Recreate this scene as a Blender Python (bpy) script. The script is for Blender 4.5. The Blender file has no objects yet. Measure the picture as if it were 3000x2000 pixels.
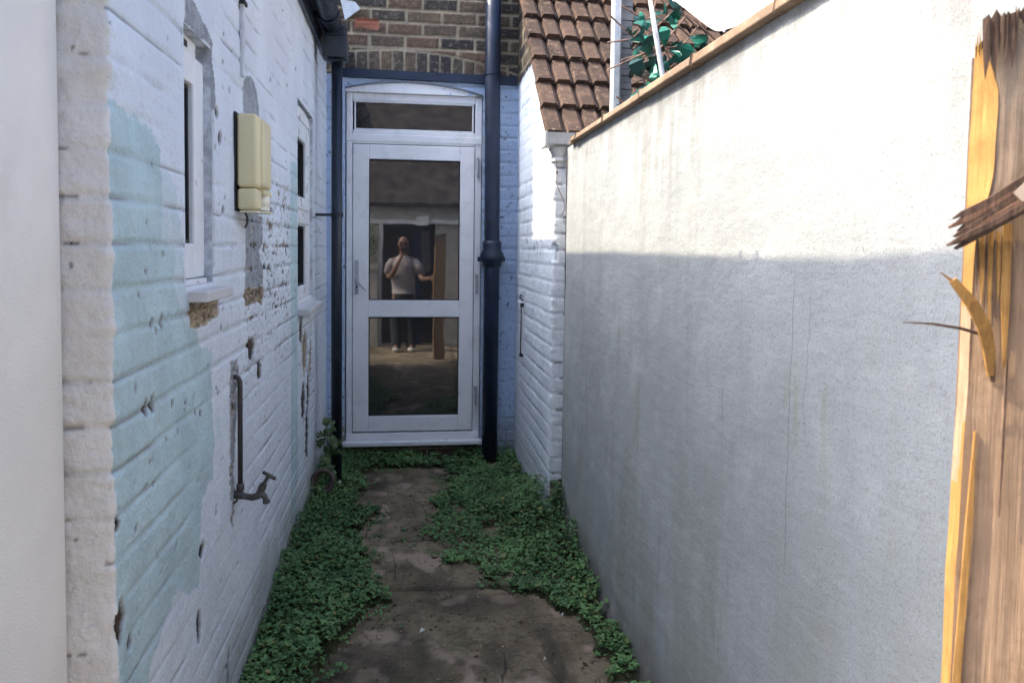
import bpy, math, random
import numpy as np
from mathutils import Vector, Matrix
H = 1.45                      # eye height above the ground; coordinates below are relative to the eye level
S = bpy.context.scene
COL = S.collection
rng = np.random.default_rng(7)
random.seed(7)
BASE = {}                     # origin of every Empty / object (eye-level coordinates)

# ------------------------------------------------------------------ numpy noise
def _h(ix, iy, seed):
    v = np.sin(ix * 127.1 + iy * 311.7 + seed * 74.7) * 43758.5453
    return v - np.floor(v)
def vn(x, y, seed=0):
    x = np.asarray(x, float); y = np.asarray(y, float)
    ix = np.floor(x); iy = np.floor(y); fx = x - ix; fy = y - iy
    fx = fx * fx * (3 - 2 * fx); fy = fy * fy * (3 - 2 * fy)
    a = _h(ix, iy, seed); b = _h(ix + 1, iy, seed); c = _h(ix, iy + 1, seed); d = _h(ix + 1, iy + 1, seed)
    return a + (b - a) * fx + (c - a) * fy + (a - b - c + d) * fx * fy
def fbm(x, y, seed=0, o=4):
    t = 0; a = .5; n = 0
    for i in range(o):
        t = t + a * vn(x * 2 ** i, y * 2 ** i, seed + i * 13); n += a; a *= .5
    return t / n - .5
def sstep(a, b, x):
    t = np.clip((x - a) / (b - a), 0, 1); return t * t * (3 - 2 * t)
def inpoly(x, y, P):
    r = np.zeros(np.shape(x), bool); n = len(P); j = n - 1
    for i in range(n):
        xi, yi = P[i]; xj, yj = P[j]
        c = ((yi > y) != (yj > y)) & (x < (xj - xi) * (y - yi) / (yj - yi + 1e-12) + xi)
        r ^= c; j = i
    return r
def bricks(u, z, L=.232, h=.083, joint=.012, seed=3, edge=.006):
    u = u + .006 * fbm(u * 5, z * 5, seed + 40); z = z + .005 * fbm(u * 4, z * 4, seed + 50)
    row = np.floor(z / h); off = (row % 2) * .5 + .12 * _h(row, row * 0 + 1, seed)
    col = np.floor(u / L + off)
    fu = (u / L + off - col) * L; fz = z - row * h
    du = np.minimum(fu, L - fu); dz = np.minimum(fz, h - fz)
    mb = sstep(joint / 2 - edge * .5, joint / 2 + edge, dz); mp = sstep(joint / 2 - edge * .5, joint / 2 + edge, du)
    return mb, mp, _h(col, row, seed)

# ------------------------------------------------------------------ objects
def empty(name, loc, label=None, cat=None, group=None, parent=None, kind=None):
    o = bpy.data.objects.new(name, None); COL.objects.link(o); o.empty_display_size = .1
    BASE[o.name] = Vector(loc)
    if parent:
        o.parent = parent; o.location = Vector(loc) - BASE[parent.name]
    else:
        o.location = Vector((loc[0], loc[1], loc[2] + H))
    tag(o, label, cat, group, kind); return o
def tag(o, label=None, cat=None, group=None, kind=None):
    if label: o['label'] = label
    if cat: o['category'] = cat
    if group: o['group'] = group
    if kind: o['kind'] = kind
    return o
def obj(name, V, F, m, parent=None, smooth=False, attrs=None, cols=None, bevel=0, auto=None):
    V = np.asarray(V, float)
    if parent: org = BASE[parent.name]
    else:
        lo = V.min(0); hi = V.max(0); org = Vector(((lo[0] + hi[0]) / 2, (lo[1] + hi[1]) / 2, lo[2]))
    me = bpy.data.meshes.new(name)
    W = V - np.array(org)
    me.from_pydata(W.tolist() if len(W) < 20000 else W, [], F)
    if attrs:
        for k, a in attrs.items():
            at = me.attributes.new(k, 'FLOAT', 'POINT'); at.data.foreach_set('value', np.asarray(a, np.float32).ravel())
    if cols is not None:
        at = me.attributes.new('col', 'FLOAT_COLOR', 'POINT')
        c = np.ones((len(V), 4), np.float32); c[:, :3] = cols; at.data.foreach_set('color', c.ravel())
    if smooth: me.polygons.foreach_set('use_smooth', np.ones(len(me.polygons), bool))
    me.update()
    if m: me.materials.append(m)
    o = bpy.data.objects.new(name, me); COL.objects.link(o)
    BASE[o.name] = org
    if parent: o.parent = parent
    else: o.location = org + Vector((0, 0, H))
    if bevel:
        b = o.modifiers.new('bevel', 'BEVEL'); b.width = bevel; b.segments = 2; b.limit_method = 'ANGLE'
    return o
class MB:
    def __init__(s): s.V = []; s.F = []; s.A = []
    def add(s, V, F, a=0.):
        n = len(s.V); s.V += [tuple(map(float, v)) for v in V]; s.F += [tuple(int(i) + n for i in f) for f in F]
        s.A += [a] * len(V); return s
    def box(s, x0, x1, y0, y1, z0, z1, a=0.):
        V = [(x, y, z) for x in (x0, x1) for y in (y0, y1) for z in (z0, z1)]
        return s.add(V, [(0, 1, 3, 2), (4, 6, 7, 5), (0, 4, 5, 1), (2, 3, 7, 6), (0, 2, 6, 4), (1, 5, 7, 3)], a)
    def tube(s, P, r, n=12, cap=True, a=0., sq=1.):
        P = [Vector(p) for p in P]; R = r if hasattr(r, '__len__') else [r] * len(P)
        V = []; F = []; up = None
        for i, p in enumerate(P):
            t = (P[min(i + 1, len(P) - 1)] - P[max(i - 1, 0)]).normalized()
            if up is None:
                up = Vector((0, 0, 1)) if abs(t.z) < .9 else Vector((1, 0, 0))
            b = t.cross(up).normalized(); c = b.cross(t); up = c
            for k in range(n):
                q = 2 * math.pi * k / n; V.append(p + (b * math.cos(q) + c * math.sin(q) * sq) * R[i])
        for i in range(len(P) - 1):
            for k in range(n):
                k2 = (k + 1) % n; F.append((i * n + k, i * n + k2, (i + 1) * n + k2, (i + 1) * n + k))
        if cap:
            F.append(tuple(range(n - 1, -1, -1))); F.append(tuple((len(P) - 1) * n + k for k in range(n)))
        return s.add(V, F, a)
    def lathe(s, prof, c, axis='z', n=20, a=0.):
        V = []; F = []
        for r, h in prof:
            for k in range(n):
                q = 2 * math.pi * k / n; x, y = r * math.cos(q), r * math.sin(q)
                v = {'z': (x, y, h), 'y': (x, h, y), 'x': (h, x, y)}[axis]
                V.append((c[0] + v[0], c[1] + v[1], c[2] + v[2]))
        m = len(prof)
        for i in range(m - 1):
            for k in range(n):
                k2 = (k + 1) % n; F.append((i * n + k, i * n + k2, (i + 1) * n + k2, (i + 1) * n + k))
        F.append(tuple(range(n))); F.append(tuple((m - 1) * n + k for k in range(n)))
        return s.add(V, F, a)
    def prism(s, P, y0, y1, ax='y', a=0.):
        n = len(P); f = {'y': lambda p, y: (p[0], y, p[1]), 'x': lambda p, y: (y, p[0], p[1]), 'z': lambda p, y: (p[0], p[1], y)}[ax]
        V = [f(p, y0) for p in P] + [f(p, y1) for p in P]
        F = [tuple(range(n)), tuple(range(2 * n - 1, n - 1, -1))] + [(i, (i + 1) % n, n + (i + 1) % n, n + i) for i in range(n)]
        return s.add(V, F, a)
    def build(s, name, m, parent=None, smooth=False, bevel=0, attr=None):
        return obj(name, s.V, s.F, m, parent, smooth, {attr: s.A} if attr else None, None, bevel)
def gridF(nu, nv, keep=None):
    i = np.arange((nu - 1) * (nv - 1)).reshape(nu - 1, nv - 1)
    a = (np.arange(nu - 1)[:, None] * nv + np.arange(nv - 1)[None, :])
    f = np.stack([a, a + nv, a + nv + 1, a + 1], -1).reshape(-1, 4)
    if keep is not None: f = f[keep.ravel()]
    return f.tolist()

# ------------------------------------------------------------------ materials
class G:
    def __init__(s, name, rough=.8, spec=.3, **kw):
        s.m = bpy.data.materials.new(name); s.m.use_nodes = True; s.t = s.m.node_tree
        s.p = s.t.nodes['Principled BSDF']; s.set('Roughness', rough); s.set('Specular IOR Level', spec)
        for k, v in kw.items(): s.set(k, v)
        s._pos = None
    def set(s, k, v):
        i = s.p.inputs[k]
        if hasattr(v, 'node'): s.t.links.new(v, i)
        elif isinstance(v, tuple): i.default_value = (*v, 1) if len(v) == 3 else v
        else: i.default_value = v
    def _in(s, i, v):
        if hasattr(v, 'node'): s.t.links.new(v, i)
        elif isinstance(v, tuple) and i.type == 'RGBA': i.default_value = (*v[:3], 1)
        else: i.default_value = v
    def node(s, ty, **pr):
        n = s.t.nodes.new(ty)
        for k, v in pr.items(): setattr(n, k, v)
        return n
    @property
    def pos(s):
        if s._pos is None: s._pos = s.node('ShaderNodeNewGeometry').outputs['Position']
        return s._pos
    def map(s, sc, off=(0, 0, 0), v=None):
        n = s.node('ShaderNodeVectorMath', operation='MULTIPLY_ADD'); s._in(n.inputs[0], v or s.pos)
        n.inputs[1].default_value = sc; n.inputs[2].default_value = off; return n.outputs[0]
    def noise(s, scale, detail=4, rough=.55, vec=None, dist=0., color=False):
        n = s.node('ShaderNodeTexNoise'); s._in(n.inputs['Vector'], vec or s.pos)
        n.inputs['Scale'].default_value = scale; n.inputs['Detail'].default_value = detail
        n.inputs['Roughness'].default_value = rough; n.inputs['Distortion'].default_value = dist
        return n.outputs['Color' if color else 'Fac']
    def vor(s, scale, vec=None, feature='F1', out='Distance'):
        n = s.node('ShaderNodeTexVoronoi', feature=feature); s._in(n.inputs['Vector'], vec or s.pos)
        n.inputs['Scale'].default_value = scale; return n.outputs[out]
    def ramp(s, f, lo, hi, a=0., b=1.):
        n = s.node('ShaderNodeMapRange'); n.interpolation_type = 'SMOOTHSTEP'; s._in(n.inputs[0], f)
        n.inputs[1].default_value = lo; n.inputs[2].default_value = hi; n.inputs[3].default_value = a; n.inputs[4].default_value = b
        return n.outputs[0]
    def ma(s, op, a, b=0., c=0.):
        n = s.node('ShaderNodeMath', operation=op)
        for i, v in zip(n.inputs, (a, b, c)): s._in(i, v)
        return n.outputs[0]
    def mix(s, f, a, b, mode='MIX'):
        n = s.node('ShaderNodeMix', data_type='RGBA', blend_type=mode)
        s._in(n.inputs[0], f); s._in(n.inputs[6], a); s._in(n.inputs[7], b); return n.outputs[2]
    def attr(s, k, out='Fac'):
        return s.node('ShaderNodeAttribute', attribute_name=k).outputs[out]
    def xyz(s, v=None):
        n = s.node('ShaderNodeSeparateXYZ'); s._in(n.inputs[0], v or s.pos); return n.outputs
    def bump(s, h, strength=.5, dist=.01, normal=None):
        n = s.node('ShaderNodeBump'); s._in(n.inputs['Height'], h); n.inputs['Strength'].default_value = strength
        n.inputs['Distance'].default_value = dist
        if normal is not None: s.t.links.new(normal, n.inputs['Normal'])
        return n.outputs[0]
    def done(s, col, normal=None, rough=None):
        s.set('Base Color', col)
        if normal is not None: s.set('Normal', normal)
        if rough is not None: s.set('Roughness', rough)
        return s.m
def plain(name, col, rough=.5, spec=.4, var=.15, scale=12., bump=0., bscale=200., grime=None, **kw):
    g = G(name, rough, spec, **kw)
    f = g.ramp(g.noise(scale, 5, .6), .3, .7)
    c = g.mix(f, tuple(x * (1 - var) for x in col), tuple(min(1, x * (1 + var)) for x in col))
    if grime: c = g.mix(g.ramp(g.noise(scale * .6, 6, .7, dist=.5), .52, .75, 0, grime[1]), c, grime[0])
    n = g.bump(g.noise(bscale, 3), bump, .004) if bump else None
    r = g.ramp(g.noise(scale * 2, 4), .3, .7, max(.02, rough - .1), min(1, rough + .12))
    return g.done(c, n, r)

PAINT = (.725, .775, .84); TEAL = (.45, .60, .62); CEM = (.31, .33, .355)
def painted_brick(name, base, dirt=.5):
    g = G(name, .75, .25)
    f1 = g.noise(3.2, 5, .6); f2 = g.noise(38, 4, .65); f3 = g.noise(9, 5, .65, dist=.6)
    c = g.mix(g.ramp(f1, .35, .7), tuple(x * .93 for x in base), tuple(min(.86, x * 1.04) for x in base))
    c = g.mix(g.ramp(f3, .5, .75, 0, .35), c, (base[0] * 1.02, base[1] * .97, base[2] * .98))
    tm = g.mix(g.ramp(g.noise(6, 5, .6), .35, .7), tuple(x * .9 for x in TEAL), tuple(x * 1.12 for x in TEAL))
    c = g.mix(g.attr('teal'), c, tm)
    c = g.mix(g.attr('warm'), c, g.mix(g.ramp(g.noise(7, 5, .6), .35, .7), (.72, .70, .665), (.80, .785, .755)))
    # grime lying on the joints and in the pits
    jm = g.attr('joint')
    c = g.mix(g.ma('MULTIPLY', g.ramp(jm, .3, 1, 0, .55), g.ramp(g.noise(2.5, 3), .3, .65)), c, (.30, .33, .36))
    c = g.mix(g.ramp(f2, .58, .76, 0, .5), c, tuple(x * .62 for x in base))
    c = g.mix(g.ramp(g.noise(85, 4, .7), .60, .72, 0, .4), c, tuple(x * .45 for x in base))
    cm = g.mix(g.ramp(g.noise(30, 5, .7), .3, .7), tuple(x * .7 for x in CEM), tuple(x * 1.25 for x in CEM))
    c = g.mix(g.attr('cement_and_shade'), c, cm)
    bn = g.noise(1, 5, .7, vec=g.map((30, 16, 48)))
    bm = g.mix(g.ramp(bn, .35, .65), (.10, .075, .05), (.46, .36, .24))
    bm = g.mix(g.ramp(g.noise(120, 3, .6), .55, .7), bm, (.62, .58, .52))
    c = g.mix(g.attr('bare'), c, bm)
    ch = g.mix(g.ramp(g.noise(18, 3), .42, .6), (.007, .006, .006), (.07, .045, .032))
    c = g.mix(g.attr('chip'), c, ch)
    raw = g.attr('raw')
    c = g.mix(raw, c, g.attr('col', 'Color'))
    # splash dirt near the ground
    z = g.xyz()[2]
    dz = g.ma('MULTIPLY', g.ramp(g.ma('ADD', z, g.ma('MULTIPLY', g.noise(5, 4), -.35)), -.05, .22, dirt, 0), 1.)
    c = g.mix(dz, c, (.20, .20, .16))
    hgt = g.ma('ADD', g.ma('MULTIPLY', f2, .6), g.ma('MULTIPLY', g.noise(110, 4, .6), .5))
    n = g.bump(hgt, .62, .012)
    return g.done(c, n)

def render_mat():
    g = G('white_render', .85, .2)
    x, y, z = g.xyz()
    base = g.mix(g.ramp(g.noise(1.6, 4), .35, .65), (.325, .345, .355), (.375, .395, .40))
    st = g.noise(1, 7, .72, vec=g.map((9, 9, .8)))
    st2 = g.noise(1, 5, .7, vec=g.map((30, 30, 1.1), (3, 1, 2)))
    # rain streaks down from the coping and washed-out tide marks
    topm = g.ramp(z, 1.35, 2.0)
    c = g.mix(g.ma('MULTIPLY', g.ramp(st, .5, .68), g.ma('MULTIPLY_ADD', topm, .62, .22)), base, (.235, .235, .22))
    c = g.mix(g.ma('MULTIPLY', g.ramp(st2, .52, .7), g.ma('MULTIPLY_ADD', topm, .5, .14)), c, (.37, .36, .33))
    lip = g.ma('MULTIPLY', g.ramp(z, 1.78, 1.97), g.ramp(g.noise(7, 6, .7, dist=.4, vec=g.map((1, 1, .6))), .42, .62))
    c = g.mix(g.ma('MULTIPLY', lip, .6), c, (.19, .18, .17))
    # algae and splash in the lower half
    low = g.ramp(g.ma('ADD', z, g.ma('MULTIPLY', g.noise(1.3, 4), -.9)), -.5, 1.0, 1, 0)
    c = g.mix(g.ma('MULTIPLY', low, g.ramp(g.noise(1, 5, .65, vec=g.map((5, 5, .8))), .36, .68, 0, .75)), c, (.25, .265, .215))
    dab = g.ma('MULTIPLY', g.ramp(g.noise(1, 5, .65, vec=g.map((14, 14, 2.2), (5, 2, 8))), .57, .72), g.ramp(z, 1.1, 1.4, .75, 0))
    c = g.mix(dab, c, (.28, .295, .235))
    foot = g.ramp(g.ma('ADD', z, g.ma('MULTIPLY', g.noise(4, 5), -.22)), -.10, .10, .9, 0)
    c = g.mix(foot, c, (.105, .095, .075))
    c = g.mix(g.ma('MULTIPLY', g.ramp(g.noise(3.1, 6, .7, dist=.8), .52, .70, 0, .35), g.ramp(z, .9, 1.3, 1, .35)), c, (.27, .27, .235))
    c = g.mix(g.ramp(g.noise(5.5, 3, .6), .50, .72, 0, .25), c, (.52, .53, .53))
    # specks
    c = g.mix(g.ramp(g.noise(150, 4, .75), .52, .68, 0, .5), c, (.16, .158, .15))
    c = g.mix(g.ramp(g.noise(340, 3, .8), .50, .66, 0, .45), c, (.18, .178, .172))
    # hairline cracks: (y at top, wander, z range)
    for y0, sl, zl, zh, w, sd in ((1.535, .012, .72, 1.44, .0016, 3), (1.47, -.0, 1.0, 1.42, .0011, 9), (1.88, .05, .95, 1.15, .002, 5)):
        wn = g.ma('MULTIPLY_ADD', g.noise(1, 5, .6, vec=g.map((0, 0, 5.), (sd, sd, 0))), .05 if sd != 9 else .13, y0 - (.025 if sd != 9 else .065))
        d = g.ma('ABSOLUTE', g.ma('SUBTRACT', y, wn))
        m = g.ma('MULTIPLY', g.ramp(d, w * .5, w * 1.6, .75, 0), g.ma('MULTIPLY', g.ramp(z, zl, zl + .12), g.ramp(z, zh - .1, zh, 1, 0)))
        c = g.mix(m, c, (.17, .17, .17))
    rc = g.noise(190, 4, .85); rc2 = g.noise(48, 4, .6)
    n = g.bump(g.ma('MULTIPLY', g.ma('ADD', rc, g.ma('MULTIPLY', rc2, .2)), g.ramp(g.noise(2.2, 4), .3, .7, .3, 1.)), .5, .007)
    n = g.bump(g.noise(1, 4, .6, vec=g.map((3, 4, 9))), .25, .03, n)
    return g.done(c, n)

def ground_mat():
    g = G('old_concrete', .9, .2)
    a = g.noise(1.7, 6, .65); b = g.noise(11, 6, .7, dist=.4); f = g.noise(70, 4, .7)
    c = g.mix(g.ramp(a, .35, .65), (.135, .107, .066), (.25, .20, .13))
    c = g.mix(g.ramp(b, .42, .68, 0, .75), c, (.075, .062, .045))
    c = g.mix(g.ramp(g.noise(4.3, 5, .6, dist=.7), .56, .70, 0, .75), c, (.31, .24, .175))
    c = g.mix(g.ramp(f, .55, .78, 0, .8), c, (.40, .33, .25))
    c = g.mix(g.ramp(g.noise(26, 5, .7), .58, .72, 0, .7), c, (.035, .034, .022))
    c = g.mix(g.ramp(g.noise(2.9, 5, .65, dist=.5), .54, .68, 0, .55), c, (.095, .098, .048))
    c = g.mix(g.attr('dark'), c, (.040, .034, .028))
    c = g.mix(g.attr('pale'), c, (.35, .265, .20))
    vc = g.vor(3.1, feature='DISTANCE_TO_EDGE', vec=g.mix(.08, g.pos, g.noise(4, 3, color=True)))
    c = g.mix(g.ma('MULTIPLY', g.ramp(vc, .002, .012, .7, 0), g.ramp(g.noise(1.1, 2), .45, .6)), c, (.025, .022, .02))
    n = g.bump(g.ma('ADD', b, f), .6, .012)
    return g.done(c, n)

M = {}
M['left'] = painted_brick('painted_brick_pale', PAINT)
M['pier'] = painted_brick('painted_brick_white', (.70, .765, .85), .3)
M['end'] = painted_brick('painted_brick_blue', (.42, .53, .70), .5)
M['quoin'] = M['left']
M['render'] = render_mat()
M['ground'] = ground_mat()
def wood_mat(name, dark, light, fresh=False):
    g = G(name, .7, .25)
    v = g.map((420, 420, 14)); w = g.ma('ADD', g.ma('MULTIPLY', g.noise(1, 6, .75, vec=v, dist=.15), .6), g.ma('MULTIPLY', g.noise(60, 5, .7), .4))
    c = g.mix(g.ramp(w, .36, .64), dark, light)
    if not fresh:
        c = g.mix(g.ramp(g.noise(30, 4), .45, .7, 0, .6), c, tuple(x * .62 for x in light))
        z = g.xyz()[2]
        c = g.mix(g.ramp(z, 1.38, 1.62, 0, .75), c, g.mix(g.ramp(w, .3, .7), (.11, .095, .08), (.25, .215, .175)))
        c = g.mix(g.ramp(g.noise(1, 5, .7, vec=g.map((160, 160, 7))), .61, .70, 0, .5), c, tuple(x * .3 for x in light))
    n = g.bump(w, .55, .004)
    return g.done(c, n)
M['wood'] = wood_mat('weathered_wood', (.24, .155, .095), (.42, .28, .18))
M['fresh'] = wood_mat('fresh_split_wood', (.245, .125, .036), (.39, .215, .066), True)
M['dwood'] = wood_mat('dark_torn_wood', (.035, .021, .015), (.12, .072, .049), True)
M['dwood2'] = wood_mat('brown_torn_wood', (.09, .045, .028), (.20, .115, .075), True)
M['upvc'] = plain('white_upvc', (.76, .765, .775), .35, .5, .04, 5, grime=((.40, .38, .37), .45))
M['upvc_grey'] = plain('window_upvc', (.80, .81, .81), .35, .5, .04, 6, grime=((.45, .44, .42), .4))  # own white of the window frames and trims
M['gasket'] = plain('rubber_gasket', (.02, .02, .022), .6, .3)
M['navy'] = plain('navy_paint', (.007, .016, .040), .45, .5, .3, 9, bump=.15, bscale=60)
M['black'] = plain('black_plastic', (.009, .015, .028), .42, .5, .3, 9, grime=((.07, .075, .08), .4))
M['hopper'] = plain('dark_grey_plastic', (.045, .052, .063), .5, .4, .25, 8)
M['cream'] = plain('aged_cream_plastic', (.72, .63, .37), .38, .5, .07, 6, grime=((.40, .36, .25), .25))
M['cream2'] = plain('pale_cream_plastic', (.80, .75, .58), .35, .5, .05, 6)
M['pipe'] = plain('tarnished_pipe', (.055, .052, .052), .45, .5, .35, 30, grime=((.16, .11, .08), .5))
M['brass'] = plain('corroded_brass', (.085, .08, .073), .6, .4, .4, 60, bump=.3, bscale=150, grime=((.03, .03, .03), .7))
M['stone'] = plain('sill_board', (.60, .585, .575), .5, .4, .06, 8, grime=((.35, .32, .30), .4))
M['white_gutter'] = plain('weathered_white_plastic', (.50, .49, .46), .5, .4, .12, 14, grime=((.25, .235, .21), .6))
M['steel'] = plain('galvanised_metal', (.62, .66, .68), .4, .5, .12, 15, Metallic=.3, grime=((.36, .38, .39), .5))
M['wire'] = plain('thin_wire', (.16, .11, .09), .5)
M['latch'] = plain('black_iron', (.012, .012, .014), .5, .4)
M['stem'] = plain('stem_brown', (.09, .06, .045), .8)
M['twig'] = plain('willow_stick', (.22, .15, .12), .7, .3, .4, 25)
M['plate'] = plain('ironmongery', (.42, .43, .44), .3, .5, .1, 20)
M['scrap'] = plain('paper', (.62, .60, .56), .8)
M['skin'] = plain('skin', (.20, .105, .07), .5, .4)
M['shirt'] = plain('white_cotton', (.31, .28, .275), .9, .1, .22, 9, bump=1., bscale=14)
M['trouser'] = plain('dark_denim', (.03, .033, .038), .9, .1)
M['shoe'] = plain('white_shoe', (.6, .6, .58), .7)
M['dark'] = plain('dark_interior', (.014, .014, .016), .9, .1)
M['beige'] = plain('beige_board', (.42, .40, .35), .8, .2)
M['whiteboard'] = plain('white_board', (.72, .72, .70), .6, .3)
M['slate'] = plain('roof_slates', (.05, .05, .055), .7, .3, .4, 6, bump=.4, bscale=30)
def clay_mat():
    g = G('clay_coping', .8, .25)
    c = g.mix(g.ramp(g.noise(7, 5, .65), .35, .65), (.20, .14, .095), (.31, .225, .155))
    c = g.mix(g.ramp(g.noise(23, 5, .7), .52, .7, 0, .7), c, (.20, .13, .085))
    c = g.mix(g.ramp(g.noise(60, 4, .7), .58, .72, 0, .6), c, (.50, .42, .33))
    return g.done(c, g.bump(g.noise(50, 4), .4, .006))
M['clay'] = clay_mat()
M['clayring'] = plain('brown_clay', (.10, .072, .06), .75, .3, .3, 30)
def tile_mat():
    g = G('concrete_roof_tile', .85, .2)
    u = g.attr('tone')
    c = g.mix(u, (.044, .030, .024), (.090, .058, .043))
    c = g.mix(g.ramp(g.noise(14, 5, .7), .48, .72, 0, .7), c, (.17, .108, .075))
    c = g.mix(g.ramp(g.noise(32, 4, .7, dist=.4), .57, .70, 0, .75), c, (.23, .18, .135))
    c = g.mix(g.ramp(g.noise(9, 5, .7), .55, .72, 0, .7), c, (.04, .028, .024))
    return g.done(c, g.bump(g.noise(120, 4), .5, .006))
M['tile'] = tile_mat()
def stock_mat(name='stock_brick_far'):
    g = G(name, .9, .2)
    n = g.node('ShaderNodeTexBrick'); s = g.node('ShaderNodeCombineXYZ'); x, y, z = g.xyz()
    g.t.links.new(g.ma('ADD', x, y), s.inputs[0]); g.t.links.new(z, s.inputs[1]); g.t.links.new(s.outputs[0], n.inputs['Vector'])
    n.inputs['Scale'].default_value = 1; n.inputs['Brick Width'].default_value = .232; n.inputs['Row Height'].default_value = .083
    n.inputs['Mortar Size'].default_value = .006; n.inputs['Color1'].default_value = (.075, .06, .05, 1); n.inputs['Color2'].default_value = (.16, .105, .075, 1)
    n.inputs['Mortar'].default_value = (.25, .22, .18, 1)
    c = g.mix(g.ramp(g.noise(20, 4), .4, .7, 0, .5), n.outputs[0], (.05, .045, .04))
    return g.done(c, g.bump(g.ma('SUBTRACT', 1., n.outputs['Fac']), .6, .01))
M['stock'] = stock_mat()
def glass_mat():
    g = G('dark_window_glass', .022, .5, IOR=2.35)
    g.set('Base Color', (.030, .029, .029))
    n = g.bump(g.noise(2.2, 2), .035, .02)
    g.set('Normal', n); return g.m
M['glass'] = glass_mat()
def leaf_mat(name, a, b, rough=.45, spec=.35, trans=.12):
    g = G(name, rough, spec)
    c = g.mix(g.attr('tone'), a, b); c = g.mix(g.attr('yellow'), c, (.26, .21, .07)); g.set('Base Color', c)
    g.set('Subsurface Weight', 0.)
    return g.m
M['ivy'] = leaf_mat('ivy_leaf', (.040, .095, .034), (.140, .265, .090), .55, .25)
M['under'] = plain('ivy_soil_stems', (.055, .055, .030), .95, .05, .5, 40)  # soil and stem colour of the layer under the leaves
M['sprig'] = leaf_mat('creeper_leaf', (.05, .09, .035), (.16, .22, .10))
M['teal_leaf'] = leaf_mat('glossy_plastic_leaf', (.003, .034, .030), (.025, .20, .14), .34, .4)
M['hedge'] = leaf_mat('hedge_leaf', (.03, .07, .02), (.14, .22, .07))
M['canvas'] = plain('offwhite_canvas', (.72, .66, .62), .9, .1, .04, 4)
M['greypanel'] = plain('grey_slat', (.17, .185, .20), .55, .4, .2, 10)

# ------------------------------------------------------------------ camera and light
cam = bpy.data.cameras.new('camera'); co = bpy.data.objects.new('camera', cam); COL.objects.link(co); S.camera = co
yaw, pitch, roll = 0.135724558, 0.0511660133, 0.0127150229
fw = Vector((math.sin(yaw) * math.cos(pitch), math.cos(yaw) * math.cos(pitch), -math.sin(pitch)))
r0 = Vector((math.cos(yaw), -math.sin(yaw), 0)); u0 = r0.cross(fw)
rt = r0 * math.cos(roll) + u0 * math.sin(roll); up = rt.cross(fw)
co.matrix_world = Matrix(((rt.x, up.x, -fw.x, 0), (rt.y, up.y, -fw.y, 0), (rt.z, up.z, -fw.z, H), (0, 0, 0, 1)))
cam.sensor_width = 36; cam.lens = 2283.52 / 3000 * 36; cam.shift_y = -153.5 / 3000
cam.clip_start = .03; cam.clip_end = 600
cam.dof.use_dof = True; cam.dof.focus_distance = 3.2; cam.dof.aperture_fstop = 20
SUN = Vector((-1, .108, 1.12))
ld = bpy.data.lights.new('sun', 'SUN'); ld.energy = 2.0; ld.angle = math.radians(.5); ld.color = (1, .86, .64)
lo = bpy.data.objects.new('sun', ld); COL.objects.link(lo); lo.rotation_euler = SUN.to_track_quat('Z', 'Y').to_euler(); lo.location = (-8, 1, 12)
w = bpy.data.worlds.new('World'); S.world = w; w.use_nodes = True
sky = w.node_tree.nodes.new('ShaderNodeTexSky'); sky.sky_type = 'NISHITA'; sky.sun_disc = False
sky.sun_elevation = math.atan2(1.12, math.hypot(1, .108)); sky.sun_rotation = math.atan2(-1, .108)
sky.air_density = 1.0; sky.dust_density = 10.0; sky.ozone_density = 7.0
bg = w.node_tree.nodes['Background']; bg.inputs[1].default_value = .15
w.node_tree.links.new(sky.outputs[0], bg.inputs[0])
S.view_settings.view_transform = 'Standard'; S.view_settings.look = 'None'; S.view_settings.exposure = 2.0; S.view_settings.gamma = 1
S.cycles.max_bounces = 10; S.cycles.diffuse_bounces = 8

# ------------------------------------------------------------------ walls built as displaced brick sheets
TEALP = [(1.40, .262), (1.60, .255), (1.70, .235), (1.765, .21), (1.77, .02), (1.80, .005), (1.852, -.01), (1.858, -.125), (1.92, -.15), (1.93, -.185), (2.05, -.205), (2.07, -.265), (2.185, -.285), (2.205, -.50), (2.195, -.63), (2.075, -.655), (2.065, -.80), (2.04, -.885), (1.86, -.80), (1.80, -.82), (1.66, -.87), (1.6, -1.0), (1.40, -1.05)]
TEALQ = [(1.75, .21), (1.90, .10), (1.93, -.10), (2.05, -.19), (2.12, -.25), (2.30, -.33), (2.32, -.62), (2.15, -.70), (2.10, -.9), (1.75, -.9)]
CEM1 = [(1.95, .52), (1.955, .585), (2.0, .60), (2.08, .585), (2.14, .565), (2.215, .545), (2.228, .43), (2.235, .37), (2.20, .36), (2.2, .53)]
CEM2 = [(2.62, .53), (2.66, .555), (2.74, .565), (2.84, .535), (2.885, .46), (2.89, .38), (2.62, .38)]
CEM3 = [(2.64, .11), (2.945, .11), (2.95, .02), (2.87, -.02), (2.94, -.08), (2.945, -.145), (2.64, -.135)]
CEM4 = [(2.42, -.34), (2.52, -.36), (2.52, -.50), (2.47, -.55), (2.45, -.86), (2.42, -.86), (2.40, -.5)]
BARE1 = [(1.98, -.135), (2.292, -.15), (2.27, -.202), (2.15, -.208), (2.05, -.203), (1.98, -.20)]
BARE2 = [(2.64, -.14), (2.985, -.152), (2.955, -.215), (2.80, -.20), (2.636, -.207)]
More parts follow.
